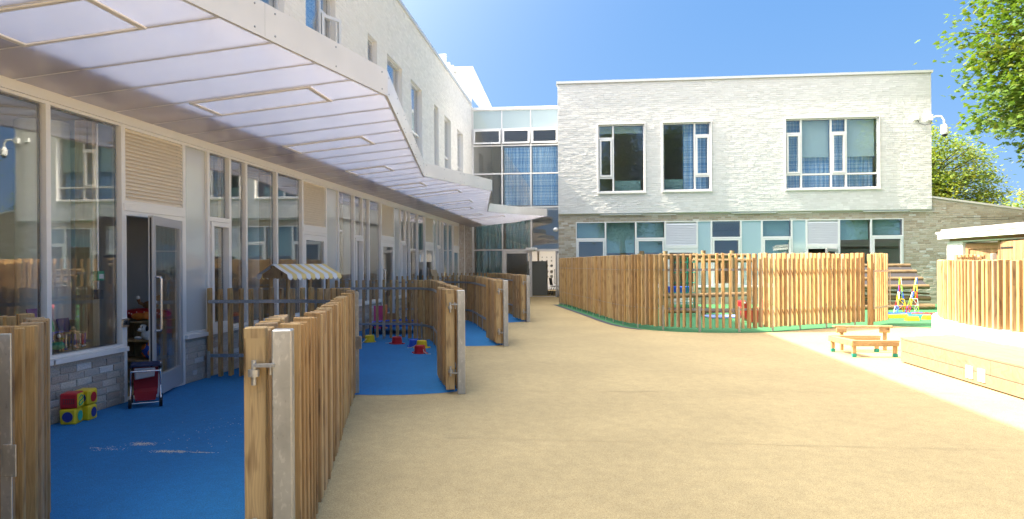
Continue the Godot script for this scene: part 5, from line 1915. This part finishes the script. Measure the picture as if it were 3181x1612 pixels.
func toys_inside() -> void:
	# shelf seen through the open classroom door
	var t := thing("toy_shelf", "low wooden shelf unit against the grey wall inside the open door", "shelf", "", V(-5.62, 0, -8.68))
	for y in [0.03, 0.30, 0.55, 0.79]:
		slab(t, "shelf_board", V(-0.245, y, -0.17), V(0.345, y + 0.022, 0.17), M.ply)
	for x in [-0.27, 0.345]:
		slab(t, "side", V(x, 0, -0.18), V(x + 0.024, 0.815, 0.18), M.ply)
	slab(t, "back", V(-0.245, 0.03, -0.185), V(0.345, 0.81, -0.175), M.ply)
	t = thing("cushion", "red cushion with white dots lying on top of the shelf", "cushion", "", V(-5.56, 0.818, -8.66))
	var s := Shape.new()
	s.ball(V(0, 0.075, 0), V(0.34, 0.075, 0.13))
	make("cover", s, M.red, t)
	s = Shape.new()
	for i in 16:
		s.ball(V(-0.26 + i * 0.034, 0.075 + 0.03 * sin(i * 2.3), 0.118), V(0.008, 0.008, 0.006), Basis.IDENTITY, 4, 8)
	make("dots", s, M.white, t)
	t = thing("soft_toy", "orange and yellow soft toy beside the dotted cushion", "soft toy", "", V(-5.58, 0.818, -8.53))
	s = Shape.new()
	s.ball(V(0, 0.05, 0), V(0.10, 0.045, 0.04))
	s.ball(V(0.10, 0.06, 0), V(0.05, 0.05, 0.04))
	make("body", s, M.orange, t)
	t = thing("soft_toy", "brown striped tiger soft toy lying on the dotted cushion", "soft toy", "", V(-5.46, 0.955, -8.66))
	s = Shape.new()
	s.ball(V(-0.04, 0.05, 0), V(0.11, 0.055, 0.06))
	s.ball(V(0.06, 0.11, 0.03), V(0.06, 0.058, 0.055))
	s.ball(V(0.03, 0.165, 0.03), V(0.018, 0.02, 0.012))
	s.ball(V(0.095, 0.162, 0.03), V(0.018, 0.02, 0.012))
	s.tube([V(-0.10, 0.05, 0.02), V(-0.16, 0.08, 0.05), V(-0.17, 0.13, 0.06)], [0.022, 0.02, 0.024], 8)
	make("body", s, M.fur_brown, t)
	s = Shape.new()
	s.ball(V(0.065, 0.095, 0.075), V(0.03, 0.025, 0.02))
	s.ball(V(-0.17, 0.145, 0.068), V(0.026, 0.026, 0.02))
	make("muzzle", s, M.fur_white, t)
	t = thing("soft_toy", "white spotted puppy soft toy sitting on the middle shelf", "soft toy", "", V(-5.50, 0.573, -8.56))
	s = Shape.new()
	s.ball(V(0.0, 0.06, 0), V(0.065, 0.06, 0.05))
	s.ball(V(-0.03, 0.145, 0.02), V(0.052, 0.052, 0.05))
	s.ball(V(-0.05, 0.13, 0.065), V(0.028, 0.022, 0.03))
	s.ball(V(-0.08, 0.025, 0.05), V(0.05, 0.022, 0.025))
	s.ball(V(0.05, 0.02, 0.05), V(0.04, 0.02, 0.03))
	make("body", s, M.fur_white, t)
	s = Shape.new()
	s.ball(V(-0.055, 0.14, 0.093), V(0.010, 0.008, 0.008))
	s.ball(V(-0.045, 0.165, 0.062), V(0.007, 0.009, 0.006))
	s.ball(V(-0.012, 0.165, 0.062), V(0.007, 0.009, 0.006))
	s.ball(V(0.022, 0.14, 0.02), V(0.012, 0.035, 0.025))
	make("face", s, M.black, t)
	t = thing("toy_ball", "blue and orange ball on the lower shelf inside the door", "ball", "", V(-5.46, 0.323, -8.60))
	s = Shape.new()
	s.ball(V(0, 0.11, 0), V(0.11, 0.11, 0.11), Basis.IDENTITY, 12, 20)
	make("shell", s, M.toy_blue, t)
	for q in [V(-0.5, 0.5, 0.7), V(0.5, -0.2, 0.85), V(-0.6, -0.5, 0.6), V(0.3, 0.8, 0.5)]:
		s = Shape.new()
		disc(s, V(0, 0.11, 0) + q.normalized() * 0.103, q.normalized(), 0.042, 0.009, 14)
		make("patch", s, M.orange, t)

	# on the ledge inside the first window
	var ly := 0.601
	t = thing("bell_carousel", "wooden carousel of little bells on the window ledge", "bell toy", "", V(-5.30, ly, -6.99))
	s = Shape.new()
	s.lathe([Vector2(0.10, 0.0), Vector2(0.10, 0.012), Vector2(0.012, 0.014), Vector2(0.012, 0.20), Vector2(0.03, 0.205), Vector2(0.032, 0.225), Vector2(0.012, 0.235), Vector2(0.0, 0.235)], 20, Transform3D.IDENTITY)
	s.ball(V(0, 0.255, 0), V(0.024, 0.022, 0.024))
	make("stand", s, M.pine, t)
	for i in 8:
		var a := TAU * i / 8.0
		s = Shape.new()
		s.rod(V(0, 0.215, 0), V(cos(a) * 0.115, 0.21, sin(a) * 0.115), 0.005, 6)
		make("arm", s, M.pine, t)
		s = Shape.new()
		s.rod(V(cos(a) * 0.105, 0.205, sin(a) * 0.105), V(cos(a) * 0.105, 0.09, sin(a) * 0.105), 0.011, 8)
		make("chime", s, [M.red, M.navy, M.steel, M.purple][i % 4], t)
		s = Shape.new()
		s.ball(V(cos(a) * 0.105, 0.07, sin(a) * 0.105), V(0.013, 0.013, 0.013), Basis.IDENTITY, 6, 10)
		make("bell", s, M.steel, t)
	t = thing("soft_toy", "black penguin soft toy in green shirt on the window ledge", "soft toy", "", V(-5.30, ly, -6.76))
	s = Shape.new()
	s.ball(V(0, 0.07, 0), V(0.07, 0.075, 0.06))
	s.ball(V(0.02, 0.185, 0), V(0.052, 0.05, 0.05))
	s.ball(V(0.04, 0.02, 0.05), V(0.045, 0.02, 0.025))
	make("body", s, M.black, t)
	s = Shape.new()
	s.ball(V(0.004, 0.095, 0.004), V(0.074, 0.055, 0.064))
	make("shirt", s, M.toy_green, t)
	s = Shape.new()
	s.ball(V(0.068, 0.175, 0.02), V(0.025, 0.010, 0.014))
	make("beak", s, M.yellow, t)
	s = Shape.new()
	s.ball(V(0.045, 0.20, 0.032), V(0.018, 0.022, 0.014))
	make("eye_patch", s, M.fur_white, t)
	t = thing("soft_toy", "orange soft toy in pink clothes behind the penguin", "soft toy", "", V(-5.40, ly, -6.70))
	s = Shape.new()
	s.ball(V(0, 0.19, 0), V(0.05, 0.05, 0.05))
	make("head", s, M.orange, t)
	s = Shape.new()
	s.ball(V(0, 0.075, 0), V(0.055, 0.075, 0.05))
	make("clothes", s, M.pink, t)
	# book rack
	t = thing("book_rack", "sloping wooden book rack full of picture books behind the window", "book rack", "", V(-5.55, 0.0, -7.36))
	slab(t, "side", V(-0.34, 0.0, -0.01), V(0.14, 0.92, 0.012), M.ply)
	slab(t, "top_rail", V(-0.30, 0.90, -0.0), V(-0.26, 0.98, 0.5), M.orange)
	slab(t, "shelf_board", V(-0.30, 0.60, 0.014), V(0.10, 0.62, 0.6), M.ply)
	var k := 0
	for q in [[0.10, 0.62, "red", 0.12], [0.36, 0.62, "toy_blue", 0.10], [0.12, 0.74, "navy", -0.02], [0.36, 0.76, "toy_green", -0.03], [0.14, 0.85, "yellow", -0.14], [0.38, 0.86, "purple", -0.15]]:
		var b := thing("picture_book", ["red picture book with white title at the front of the rack", "blue picture book at the front of the rack", "navy picture book in the middle of the rack", "green picture book in the middle of the rack", "yellow picture book at the back of the rack", "purple picture book at the back of the rack"][k], "book", "picture books in the rack", V(-5.55 + q[3], q[1] + 0.002, -7.36 + q[0]))
		s = Shape.new()
		s.hexa([V(0, 0, -0.09), V(0.012, 0, -0.09), V(0.012, 0, 0.09), V(0, 0, 0.09), V(-0.05, 0.20, -0.09), V(-0.038, 0.20, -0.09), V(-0.038, 0.20, 0.09), V(-0.05, 0.20, 0.09)])
		make("cover", s, M[q[2]], b)
		if k == 0:
			var tm := TextMesh.new()
			tm.text = "the handy band"
			tm.font_size = 16
			tm.pixel_size = 0.0013
			tm.depth = 0.001
			inst("title", tm, M.white, b, Transform3D(Basis(Vector3.UP, PI / 2) * Basis(Vector3.RIGHT, -0.24), V(-0.020, 0.155, 0)))
		k += 1
	# fittings on the timber column
	t = thing("alarm_point", "green emergency door release box on the timber column", "alarm box", "", V(XL - 0.21, 1.40, -7.28))
	slab(t, "box", V(-0.009, -0.05, -0.05), V(0.05, 0.05, 0.05), M.toy_green)
	slab(t, "cover_plate", V(0.0505, -0.03, -0.035), V(0.055, 0.02, 0.035), M.white)
	t = thing("conduit_box", "black switch box below the green release on its conduit", "switch box", "", V(XL - 0.21, 1.20, -7.28))
	slab(t, "box", V(-0.009, -0.05, -0.04), V(0.045, 0.05, 0.04), M.black)
	s = Shape.new()
	s.rod(V(0.012, 0.055, 0), V(0.012, 0.14, 0), 0.010)
	s.rod(V(0.012, 0.255, 0), V(0.012, 1.85, 0), 0.010)
	make("conduit", s, M.frame_b, t)
	t = thing("door_contact", "small silver door catch on the window mullion beside the open door", "door catch", "", V(XL + 0.002, 0.88, -7.43))
	slab(t, "plate", V(0.0, -0.045, -0.05), V(0.02, 0.045, 0.05), M.steel)
	s = Shape.new()
	s.rod(V(0.021, 0, -0.005), V(0.045, 0, -0.005), 0.026, 14)
	make("roller", s, M.black, t)
	# tables with bead mazes in the further rooms
	k = 0
	for q in [V(-5.85, 0, -10.6), V(-5.85, 0, -16.6), V(-5.9, 0, -21.2), V(-5.9, 0, -26.2)]:
		var tb := thing("play_table", ["red-topped blue play table inside the window behind the toy shop", "red-topped blue play table inside the window behind the bucket bay", "red-topped blue play table inside the window before the leaning board", "red-topped blue play table in the last classroom"][k], "table", "play tables inside the classrooms", q)
		slab(tb, "top", V(-0.35, 0.70, -0.7), V(0.35, 0.74, 0.7), M.red)
		slab(tb, "base", V(-0.30, 0.0, -0.62), V(0.30, 0.70, 0.62), M.navy)
		var mz := thing("bead_maze", ["bead maze of looped wires on the table behind the toy shop", "bead maze of looped wires on the table behind the bucket bay", "bead maze of looped wires on the table before the leaning board", "bead maze of looped wires on the last classroom table"][k], "toy", "bead mazes on the classroom tables", q + V(0.05, 0.742, 0.1))
		slab(mz, "base", V(-0.12, 0, -0.25), V(0.12, 0.03, 0.25), M.pine)
		for i in 4:
			s = Shape.new()
			var pts := []
			for j in 13:
				var a := PI * j / 12.0
				pts.append(V(-0.06 + i * 0.04, 0.03 + (0.18 + 0.05 * i) * sin(a) * (0.8 + 0.2 * cos(a * 3)), cos(a) * (0.22 - 0.03 * i)))
			s.tube(pts, [0.005], 6)
			make("wire", s, [M.yellow, M.red, M.toy_blue, M.lime][i], mz)
			s = Shape.new()
			for j in 3:
				s.ball(pts[2 + j * 4], V(0.02, 0.02, 0.02), Basis.IDENTITY, 6, 10)
			make("bead", s, [M.red, M.toy_blue, M.yellow, M.orange][i], mz)
		k += 1

# ------------------------------------------------------------------ play area
func play_frame() -> void:
	var w := thing("climbing_frame", "log climbing frame with green rope net inside the slatted ring", "climbing frame")
	var z := -20.5
	var xs := [1.67, 2.38, 3.37, 4.26]
	for i in 4:
		var s := Shape.new()
		s.log_pole(V(xs[i], 0.0, z - 0.5 * (i % 2)), V(xs[i], 1.84, z - 0.5 * (i % 2)), 0.065)
		make("post", s, M.log, w)
		s = Shape.new()
		s.log_pole(V(xs[i] + 0.1, 0.0, z - 2.2 - 0.2 * (i % 2)), V(xs[i] + 0.1, 1.80, z - 2.2 - 0.2 * (i % 2)), 0.06)
		make("post", s, M.log, w)
	for q in [[V(1.95, 1.70, z + 0.09), V(4.55, 1.69, z + 0.12), 0.05], [V(3.2, 1.56, z - 0.9), V(4.9, 1.55, z - 0.9), 0.055], [V(2.1, 0.56, z + 0.10), V(4.6, 0.62, z + 0.10), 0.06], [V(1.6, 1.66, z - 2.1), V(4.6, 1.66, z - 2.3), 0.05], [V(2.2, 0.14, z + 0.11), V(4.2, 0.16, z + 0.11), 0.055]]:
		var s := Shape.new()
		s.log_pole(q[0], q[1], q[2])
		make("beam", s, M.log_x, w)
	for i in 4:
		var s := Shape.new()
		s.tube([V(2.50 + i * 0.22, 1.68, z), V(2.52 + i * 0.22, 0.9, z - 0.25), V(2.55 + i * 0.22, 0.15, z - 0.6)], [0.018], 6)
		make("net_rope", s, M.net, w)
	for i in 5:
		var y := 0.35 + i * 0.29
		var s := Shape.new()
		s.rod(V(2.48, y, z - 0.55 + y * 0.33), V(3.22, y, z - 0.55 + y * 0.33), 0.013, 6)
		make("net_rope", s, M.net, w)
	var s := Shape.new()
	s.bb(V(4.6, 0.03, z - 2.0), V(5.3, 0.05, z - 1.0))
	# log steps and ramp by the brick wall
	var r := thing("log_ramp", "stepped log ramp against the brick wall with dark rubber treads", "climbing ramp")
	var rows := [[1.354, 10.63, -24.5], [1.16, 10.64, -24.1], [0.94, 10.65, -23.7], [0.71, 10.66, -23.3]]
	for i in 4:
		var q: Array = rows[i]
		s = Shape.new()
		s.log_pole(V(8.0, q[0], q[2]), V(q[1], q[0], q[2]), 0.072)
		make("step_log", s, M.log_x, r)
		if i < 3:
			var e: Array = rows[i + 1]
			s = Shape.new()
			s.hexa([V(8.1, q[0] - 0.04, q[2]), V(q[1] - 0.03, q[0] - 0.04, q[2]), V(e[1] - 0.06, e[0] + 0.03, e[2]), V(8.1, e[0] + 0.03, e[2]), V(8.1, q[0] - 0.02, q[2] + 0.01), V(q[1] - 0.03, q[0] - 0.02, q[2] + 0.01), V(e[1] - 0.06, e[0] + 0.05, e[2] + 0.01), V(8.1, e[0] + 0.05, e[2] + 0.01)])
			make("tread", s, M.slope, r)
	for q in [[V(8.0, 0.40, -23.6), V(10.74, 0.34, -23.4), 0.075], [V(8.2, 0.24, -23.8), V(10.78, 0.10, -23.2), 0.075], [V(8.0, 0.08, -23.3), V(10.70, 0.078, -23.25), 0.078], [V(8.3, 0.60, -23.7), V(10.76, 0.48, -23.5), 0.03]]:
		s = Shape.new()
		s.log_pole(q[0], q[1], q[2])
		make("base_log", s, M.log_x, r)
	for x in [8.5, 10.3]:
		s = Shape.new()
		s.log_pole(V(x, 0, -23.45), V(x, 0.68, -23.40), 0.055)
		s.log_pole(V(x, 0, -24.45), V(x, 1.32, -24.45), 0.055)
		make("support_post", s, M.log, r)
	# two construction towers of plastic rods
	var tones := [M.red, M.yellow, M.toy_blue, M.lime, M.white]
	for q in [[V(9.12, 0.004, -21.66), 0.0, "tall toy tower of red and yellow plastic rods on green surface"], [V(9.50, 0.004, -21.80), 0.16, "leaning toy tower of green and yellow plastic rods on green surface"]]:
		var t := thing("rod_tower", q[2], "toy tower", "plastic rod towers", q[0])
		var lean: float = q[1]
		var h := 1.02
		for i in 4:
			var a := PI / 4 + i * PI / 2
			for k in 5:
				var y0 := h * k / 5.0
				var y1 := h * (k + 1) / 5.0
				var r0 := 0.17 * pow(1.0 - y0 / h, 1.5) + 0.02
				var r1 := 0.17 * pow(1.0 - y1 / h, 1.5) + 0.02
				s = Shape.new()
				s.rod(V(cos(a) * r0 + lean * y0 * 0.8, y0, sin(a) * r0), V(cos(a) * r1 + lean * y1 * 0.8, y1, sin(a) * r1), 0.011, 6)
				if k < 4:
					var b := a + PI / 2
					s.rod(V(cos(a) * r1 + lean * y1 * 0.8, y1, sin(a) * r1), V(cos(b) * r1 + lean * y1 * 0.8, y1, sin(b) * r1), 0.010, 6)
					s.rod(V(cos(a) * r0 + lean * y0 * 0.8, y0 + 0.01, sin(a) * r0), V(cos(b) * r1 + lean * y1 * 0.8, y1, sin(b) * r1), 0.009, 6)
				make("rod", s, tones[(i * 2 + k + int(lean * 20)) % 5], t)
	# bright foam shapes lying on the green surface
	var shapes := [["blue foam beam lying behind the yellow shapes", V(8.35, 0.004, -20.55), V(0.75, 0.10, 0.22), "toy_blue", 0.1], ["blue foam beam in front of the tall rod tower", V(9.02, 0.004, -20.7), V(0.60, 0.09, 0.20), "toy_blue", 0.35], ["pale yellow foam beam beside the green one", V(8.25, 0.004, -19.85), V(0.62, 0.10, 0.22), "yellow", 0.25],
		["green foam beam in front of the red ring shape", V(8.78, 0.004, -19.75), V(0.52, 0.11, 0.22), "toy_green", -0.2], ["red foam plank with holes behind the green beam", V(9.35, 0.004, -20.6), V(0.78, 0.08, 0.30), "red", -0.1], ["small yellow foam arch at the front of the foam shapes", V(8.25, 0.004, -18.95), V(0.28, 0.11, 0.20), "yellow", 0.0],
		["small yellow foam arch beside the green beam", V(8.85, 0.004, -19.35), V(0.28, 0.11, 0.20), "yellow", 0.2], ["yellow foam arch beyond the red plank", V(9.72, 0.004, -20.35), V(0.28, 0.12, 0.20), "yellow", -0.2]]
	for q in shapes:
		var t := thing("foam_shape", q[0], "foam block", "bright foam shapes on the green surface", q[1], q[4])
		var sz: Vector3 = q[2]
		s = Shape.new()
		var poly := PackedVector2Array()
		for i in 13:
			var a := PI * i / 12.0
			poly.append(Vector2(cos(a) * sz.z * 0.5, sin(a) * sz.y))
		s.prism(poly, func(p): return V(-sz.x * 0.5, p.y, p.x), V(sz.x, 0, 0))
		make("body", s, M[q[3]], t)
		if q[3] == "red":
			for i in 3:
				s = Shape.new()
				disc(s, V(-0.22 + i * 0.22, 0.076, 0.03), V(0, 1, 0.25).normalized(), 0.05, 0.006)
				make("hole", s, M.red_cloth, t)
	# red and blue ride-on shapes by the fence
	var rt := thing("rocker_toy", "red plastic rocker toy standing behind the ring fence slats", "rocker", "", V(4.25, 0.004, -18.4), 0.3)
	s = Shape.new()
	var rp := PackedVector2Array()
	for i in 17:
		var a := PI + PI * i / 16.0
		rp.append(Vector2(cos(a) * 0.42, 0.36 + sin(a) * 0.36))
	rp.append(Vector2(0.42, 0.52))
	rp.append(Vector2(0.30, 0.55))
	rp.append(Vector2(0.16, 0.30))
	rp.append(Vector2(-0.16, 0.30))
	rp.append(Vector2(-0.30, 0.55))
	rp.append(Vector2(-0.42, 0.52))
	s.prism(rp, func(p): return V(p.x, p.y, -0.14), V(0, 0, 0.28))
	make("shell", s, M.red, rt)
	s = Shape.new()
	s.rod(V(-0.34, 0.50, -0.19), V(-0.34, 0.50, 0.19), 0.022)
	s.rod(V(0.34, 0.50, -0.19), V(0.34, 0.50, 0.19), 0.022)
	make("handle", s, M.frame_b, rt)
	var mt := thing("play_mat", "pale blue mat lying on the green surface behind the rocker", "mat", "", V(4.0, 0.004, -20.0), 0.1)
	s = Shape.new()
	s.bevel(V(1.3, 0.05, 0.8), 0.012, Transform3D(Basis.IDENTITY, V(0, 0.025, 0)))
	make("pad", s, mat(lin(0.22, 0.30, 0.62), 0.6), mt)
	var tb := thing("water_tray", "blue water tray on low legs behind the climbing net", "tray", "", V(3.1, 0.004, -24.3))
	s = Shape.new()
	s.lathe([Vector2(0.30, 0.50), Vector2(0.42, 0.52), Vector2(0.46, 0.70), Vector2(0.42, 0.70), Vector2(0.38, 0.56), Vector2(0.0, 0.55)], 28, Transform3D.IDENTITY)
	make("tray", s, M.toy_blue, tb)
	for q in [V(-0.25, 0, -0.2), V(0.25, 0, -0.2), V(0.25, 0, 0.2), V(-0.25, 0, 0.2)]:
		s = Shape.new()
		s.rod(q, q + V(0, 0.515, 0), 0.02)
		make("leg", s, M.pine, tb)

# ------------------------------------------------------------------ trees
func leaf_mesh(lobes: int) -> ArrayMesh:
	var s := Shape.new()
	var pts := []
	if lobes == 5:
		for q in [[0.0, -0.10], [0.22, -0.18], [0.50, -0.12], [0.38, 0.10], [0.62, 0.34], [0.30, 0.36], [0.26, 0.56], [0.0, 0.92], [-0.26, 0.56], [-0.30, 0.36], [-0.62, 0.34], [-0.38, 0.10], [-0.50, -0.12], [-0.22, -0.18]]:
			pts.append(V(q[0], -0.18 * absf(q[0]) - 0.10 * q[1] * q[1], q[1]))
	else:
		for q in [[0.0, -0.5], [0.28, -0.1], [0.30, 0.2], [0.0, 0.6], [-0.30, 0.2], [-0.28, -0.1]]:
			pts.append(V(q[0], -0.2 * absf(q[0]), q[1]))
	var mid := V(0, 0, 0.15)
	for i in pts.size():
		s.tri(mid, pts[i], pts[(i + 1) % pts.size()])
	return s.mesh()

func tree(called: String, label: String, at: Vector3, trunk_h: float, mid: Vector3, rad: Vector3, clumps: int, per: int, spread: float, size: float, tones: Array, lobes: int, sd: int, group := "") -> void:
	var r := RandomNumberGenerator.new()
	r.seed = sd
	var w := thing(called, label, "tree", group, at)
	var s := Shape.new()
	var tr := 0.022 * (mid.y + rad.y)
	s.tube([V(0, 0, 0), V(0.03, 0.3, 0), V(0.1, trunk_h * 0.5, 0.05), V(0, trunk_h, 0), mid * 0.9, mid + V(0, rad.y * 0.7, 0)], [tr * 1.5, tr * 1.1, tr, tr * 0.85, tr * 0.5, tr * 0.1], 10)
	make("trunk", s, M.bark, w)
	var limbs := Shape.new()
	var mm := MultiMesh.new()
	mm.transform_format = MultiMesh.TRANSFORM_3D
	mm.use_colors = true
	mm.mesh = leaf_mesh(lobes)
	mm.instance_count = clumps * per
	var n := 0
	for i in clumps:
		var d := V(r.randfn(), r.randfn(), r.randfn()).normalized()
		var k := pow(r.randf(), 0.35)
		var c := mid + d * rad * k * r.randf_range(0.82, 1.05)
		if i % 3 == 0:
			var a := V(0, lerpf(trunk_h * 0.8, mid.y + rad.y * 0.3, clampf((c.y - trunk_h) / (rad.y * 2), 0, 1)), 0)
			limbs.tube([a, a.lerp(c, 0.5) + V(0, 0.12 * rad.y, 0), c], [tr * 0.30, tr * 0.16, 0.012], 6)
		var warm := r.randf()
		for j in per:
			var o := V(r.randfn(), r.randfn() * 0.6, r.randfn()) * spread
			var p := c + o + V(0, -o.length() * 0.25, 0)
			var outw := (p - mid) / rad
			var b := Basis.from_euler(V(r.randf_range(-0.7, 0.9), atan2(outw.x, outw.z) + r.randf_range(-1.1, 1.1), r.randf_range(-0.6, 0.6)))
			mm.set_instance_transform(n, Transform3D(b.scaled(Vector3.ONE * size * r.randf_range(0.65, 1.25)), p))
			var t: Color = tones[int(clampf(warm * 0.6 + r.randf() * 0.5, 0, 0.999) * tones.size())]
			mm.set_instance_color(n, t * r.randf_range(0.85, 1.15))
			n += 1
	make("limbs", limbs, M.bark, w)
	var o := MultiMeshInstance3D.new()
	o.name = "crown"
	o.multimesh = mm
	o.material_override = M.leaf
	w.add_child(o, true)
	o.set_meta("kind", "stuff")

func trees() -> void:
	var maple := [Color(0.075, 0.145, 0.02), Color(0.09, 0.17, 0.028), Color(0.11, 0.19, 0.03), Color(0.13, 0.20, 0.035), Color(0.16, 0.19, 0.035)]
	var birch := [Color(0.19, 0.28, 0.045), Color(0.23, 0.33, 0.06), Color(0.28, 0.36, 0.08), Color(0.32, 0.33, 0.05)]
	var dark := [Color(0.03, 0.06, 0.012), Color(0.04, 0.075, 0.015), Color(0.05, 0.085, 0.02)]
	tree("maple_tree", "large maple tree with lobed green leaves beside the brick wall", V(15.9, 0, -22.5), 3.6, V(0, 8.3, 0), V(4.2, 4.6, 4.2), 470, 95, 0.42, 0.16, maple, 5, 11)
	tree("birch_tree", "light green tree rising behind the white block corner", V(16.0, 0, -35.5), 2.0, V(0, 4.7, 0), V(3.6, 3.3, 2.6), 330, 80, 0.34, 0.14, birch, 1, 12, "trees behind the block")
	tree("garden_shrub", "broad yellow-green shrub showing over the falling wall coping", V(19.5, 0, -31.5), 1.0, V(0, 2.7, 0), V(4.4, 1.7, 1.6), 260, 80, 0.32, 0.14, birch, 1, 13, "trees behind the block")
	# the garden behind the viewer, mirrored in the windows
	tree("street_tree", "dense dark tree mirrored in the left upper window", V(4.0, 0, 20.0), 3.0, V(0, 9.4, 0), V(2.8, 6.6, 3.0), 260, 45, 0.55, 0.30, dark, 1, 14, "trees facing the block")
	tree("street_tree", "tall dark tree mirrored in the middle upper window", V(8.7, 0, 20.5), 3.0, V(0, 9.2, 0), V(1.7, 6.8, 3.0), 220, 45, 0.55, 0.30, dark, 1, 15, "trees facing the block")
	tree("street_tree", "dark conical tree mirrored at the edge of the wide window", V(28.4, 0, 21.0), 3.0, V(0, 8.0, 0), V(2.0, 6.0, 3.0), 160, 40, 0.5, 0.30, dark, 1, 16, "trees facing the block")
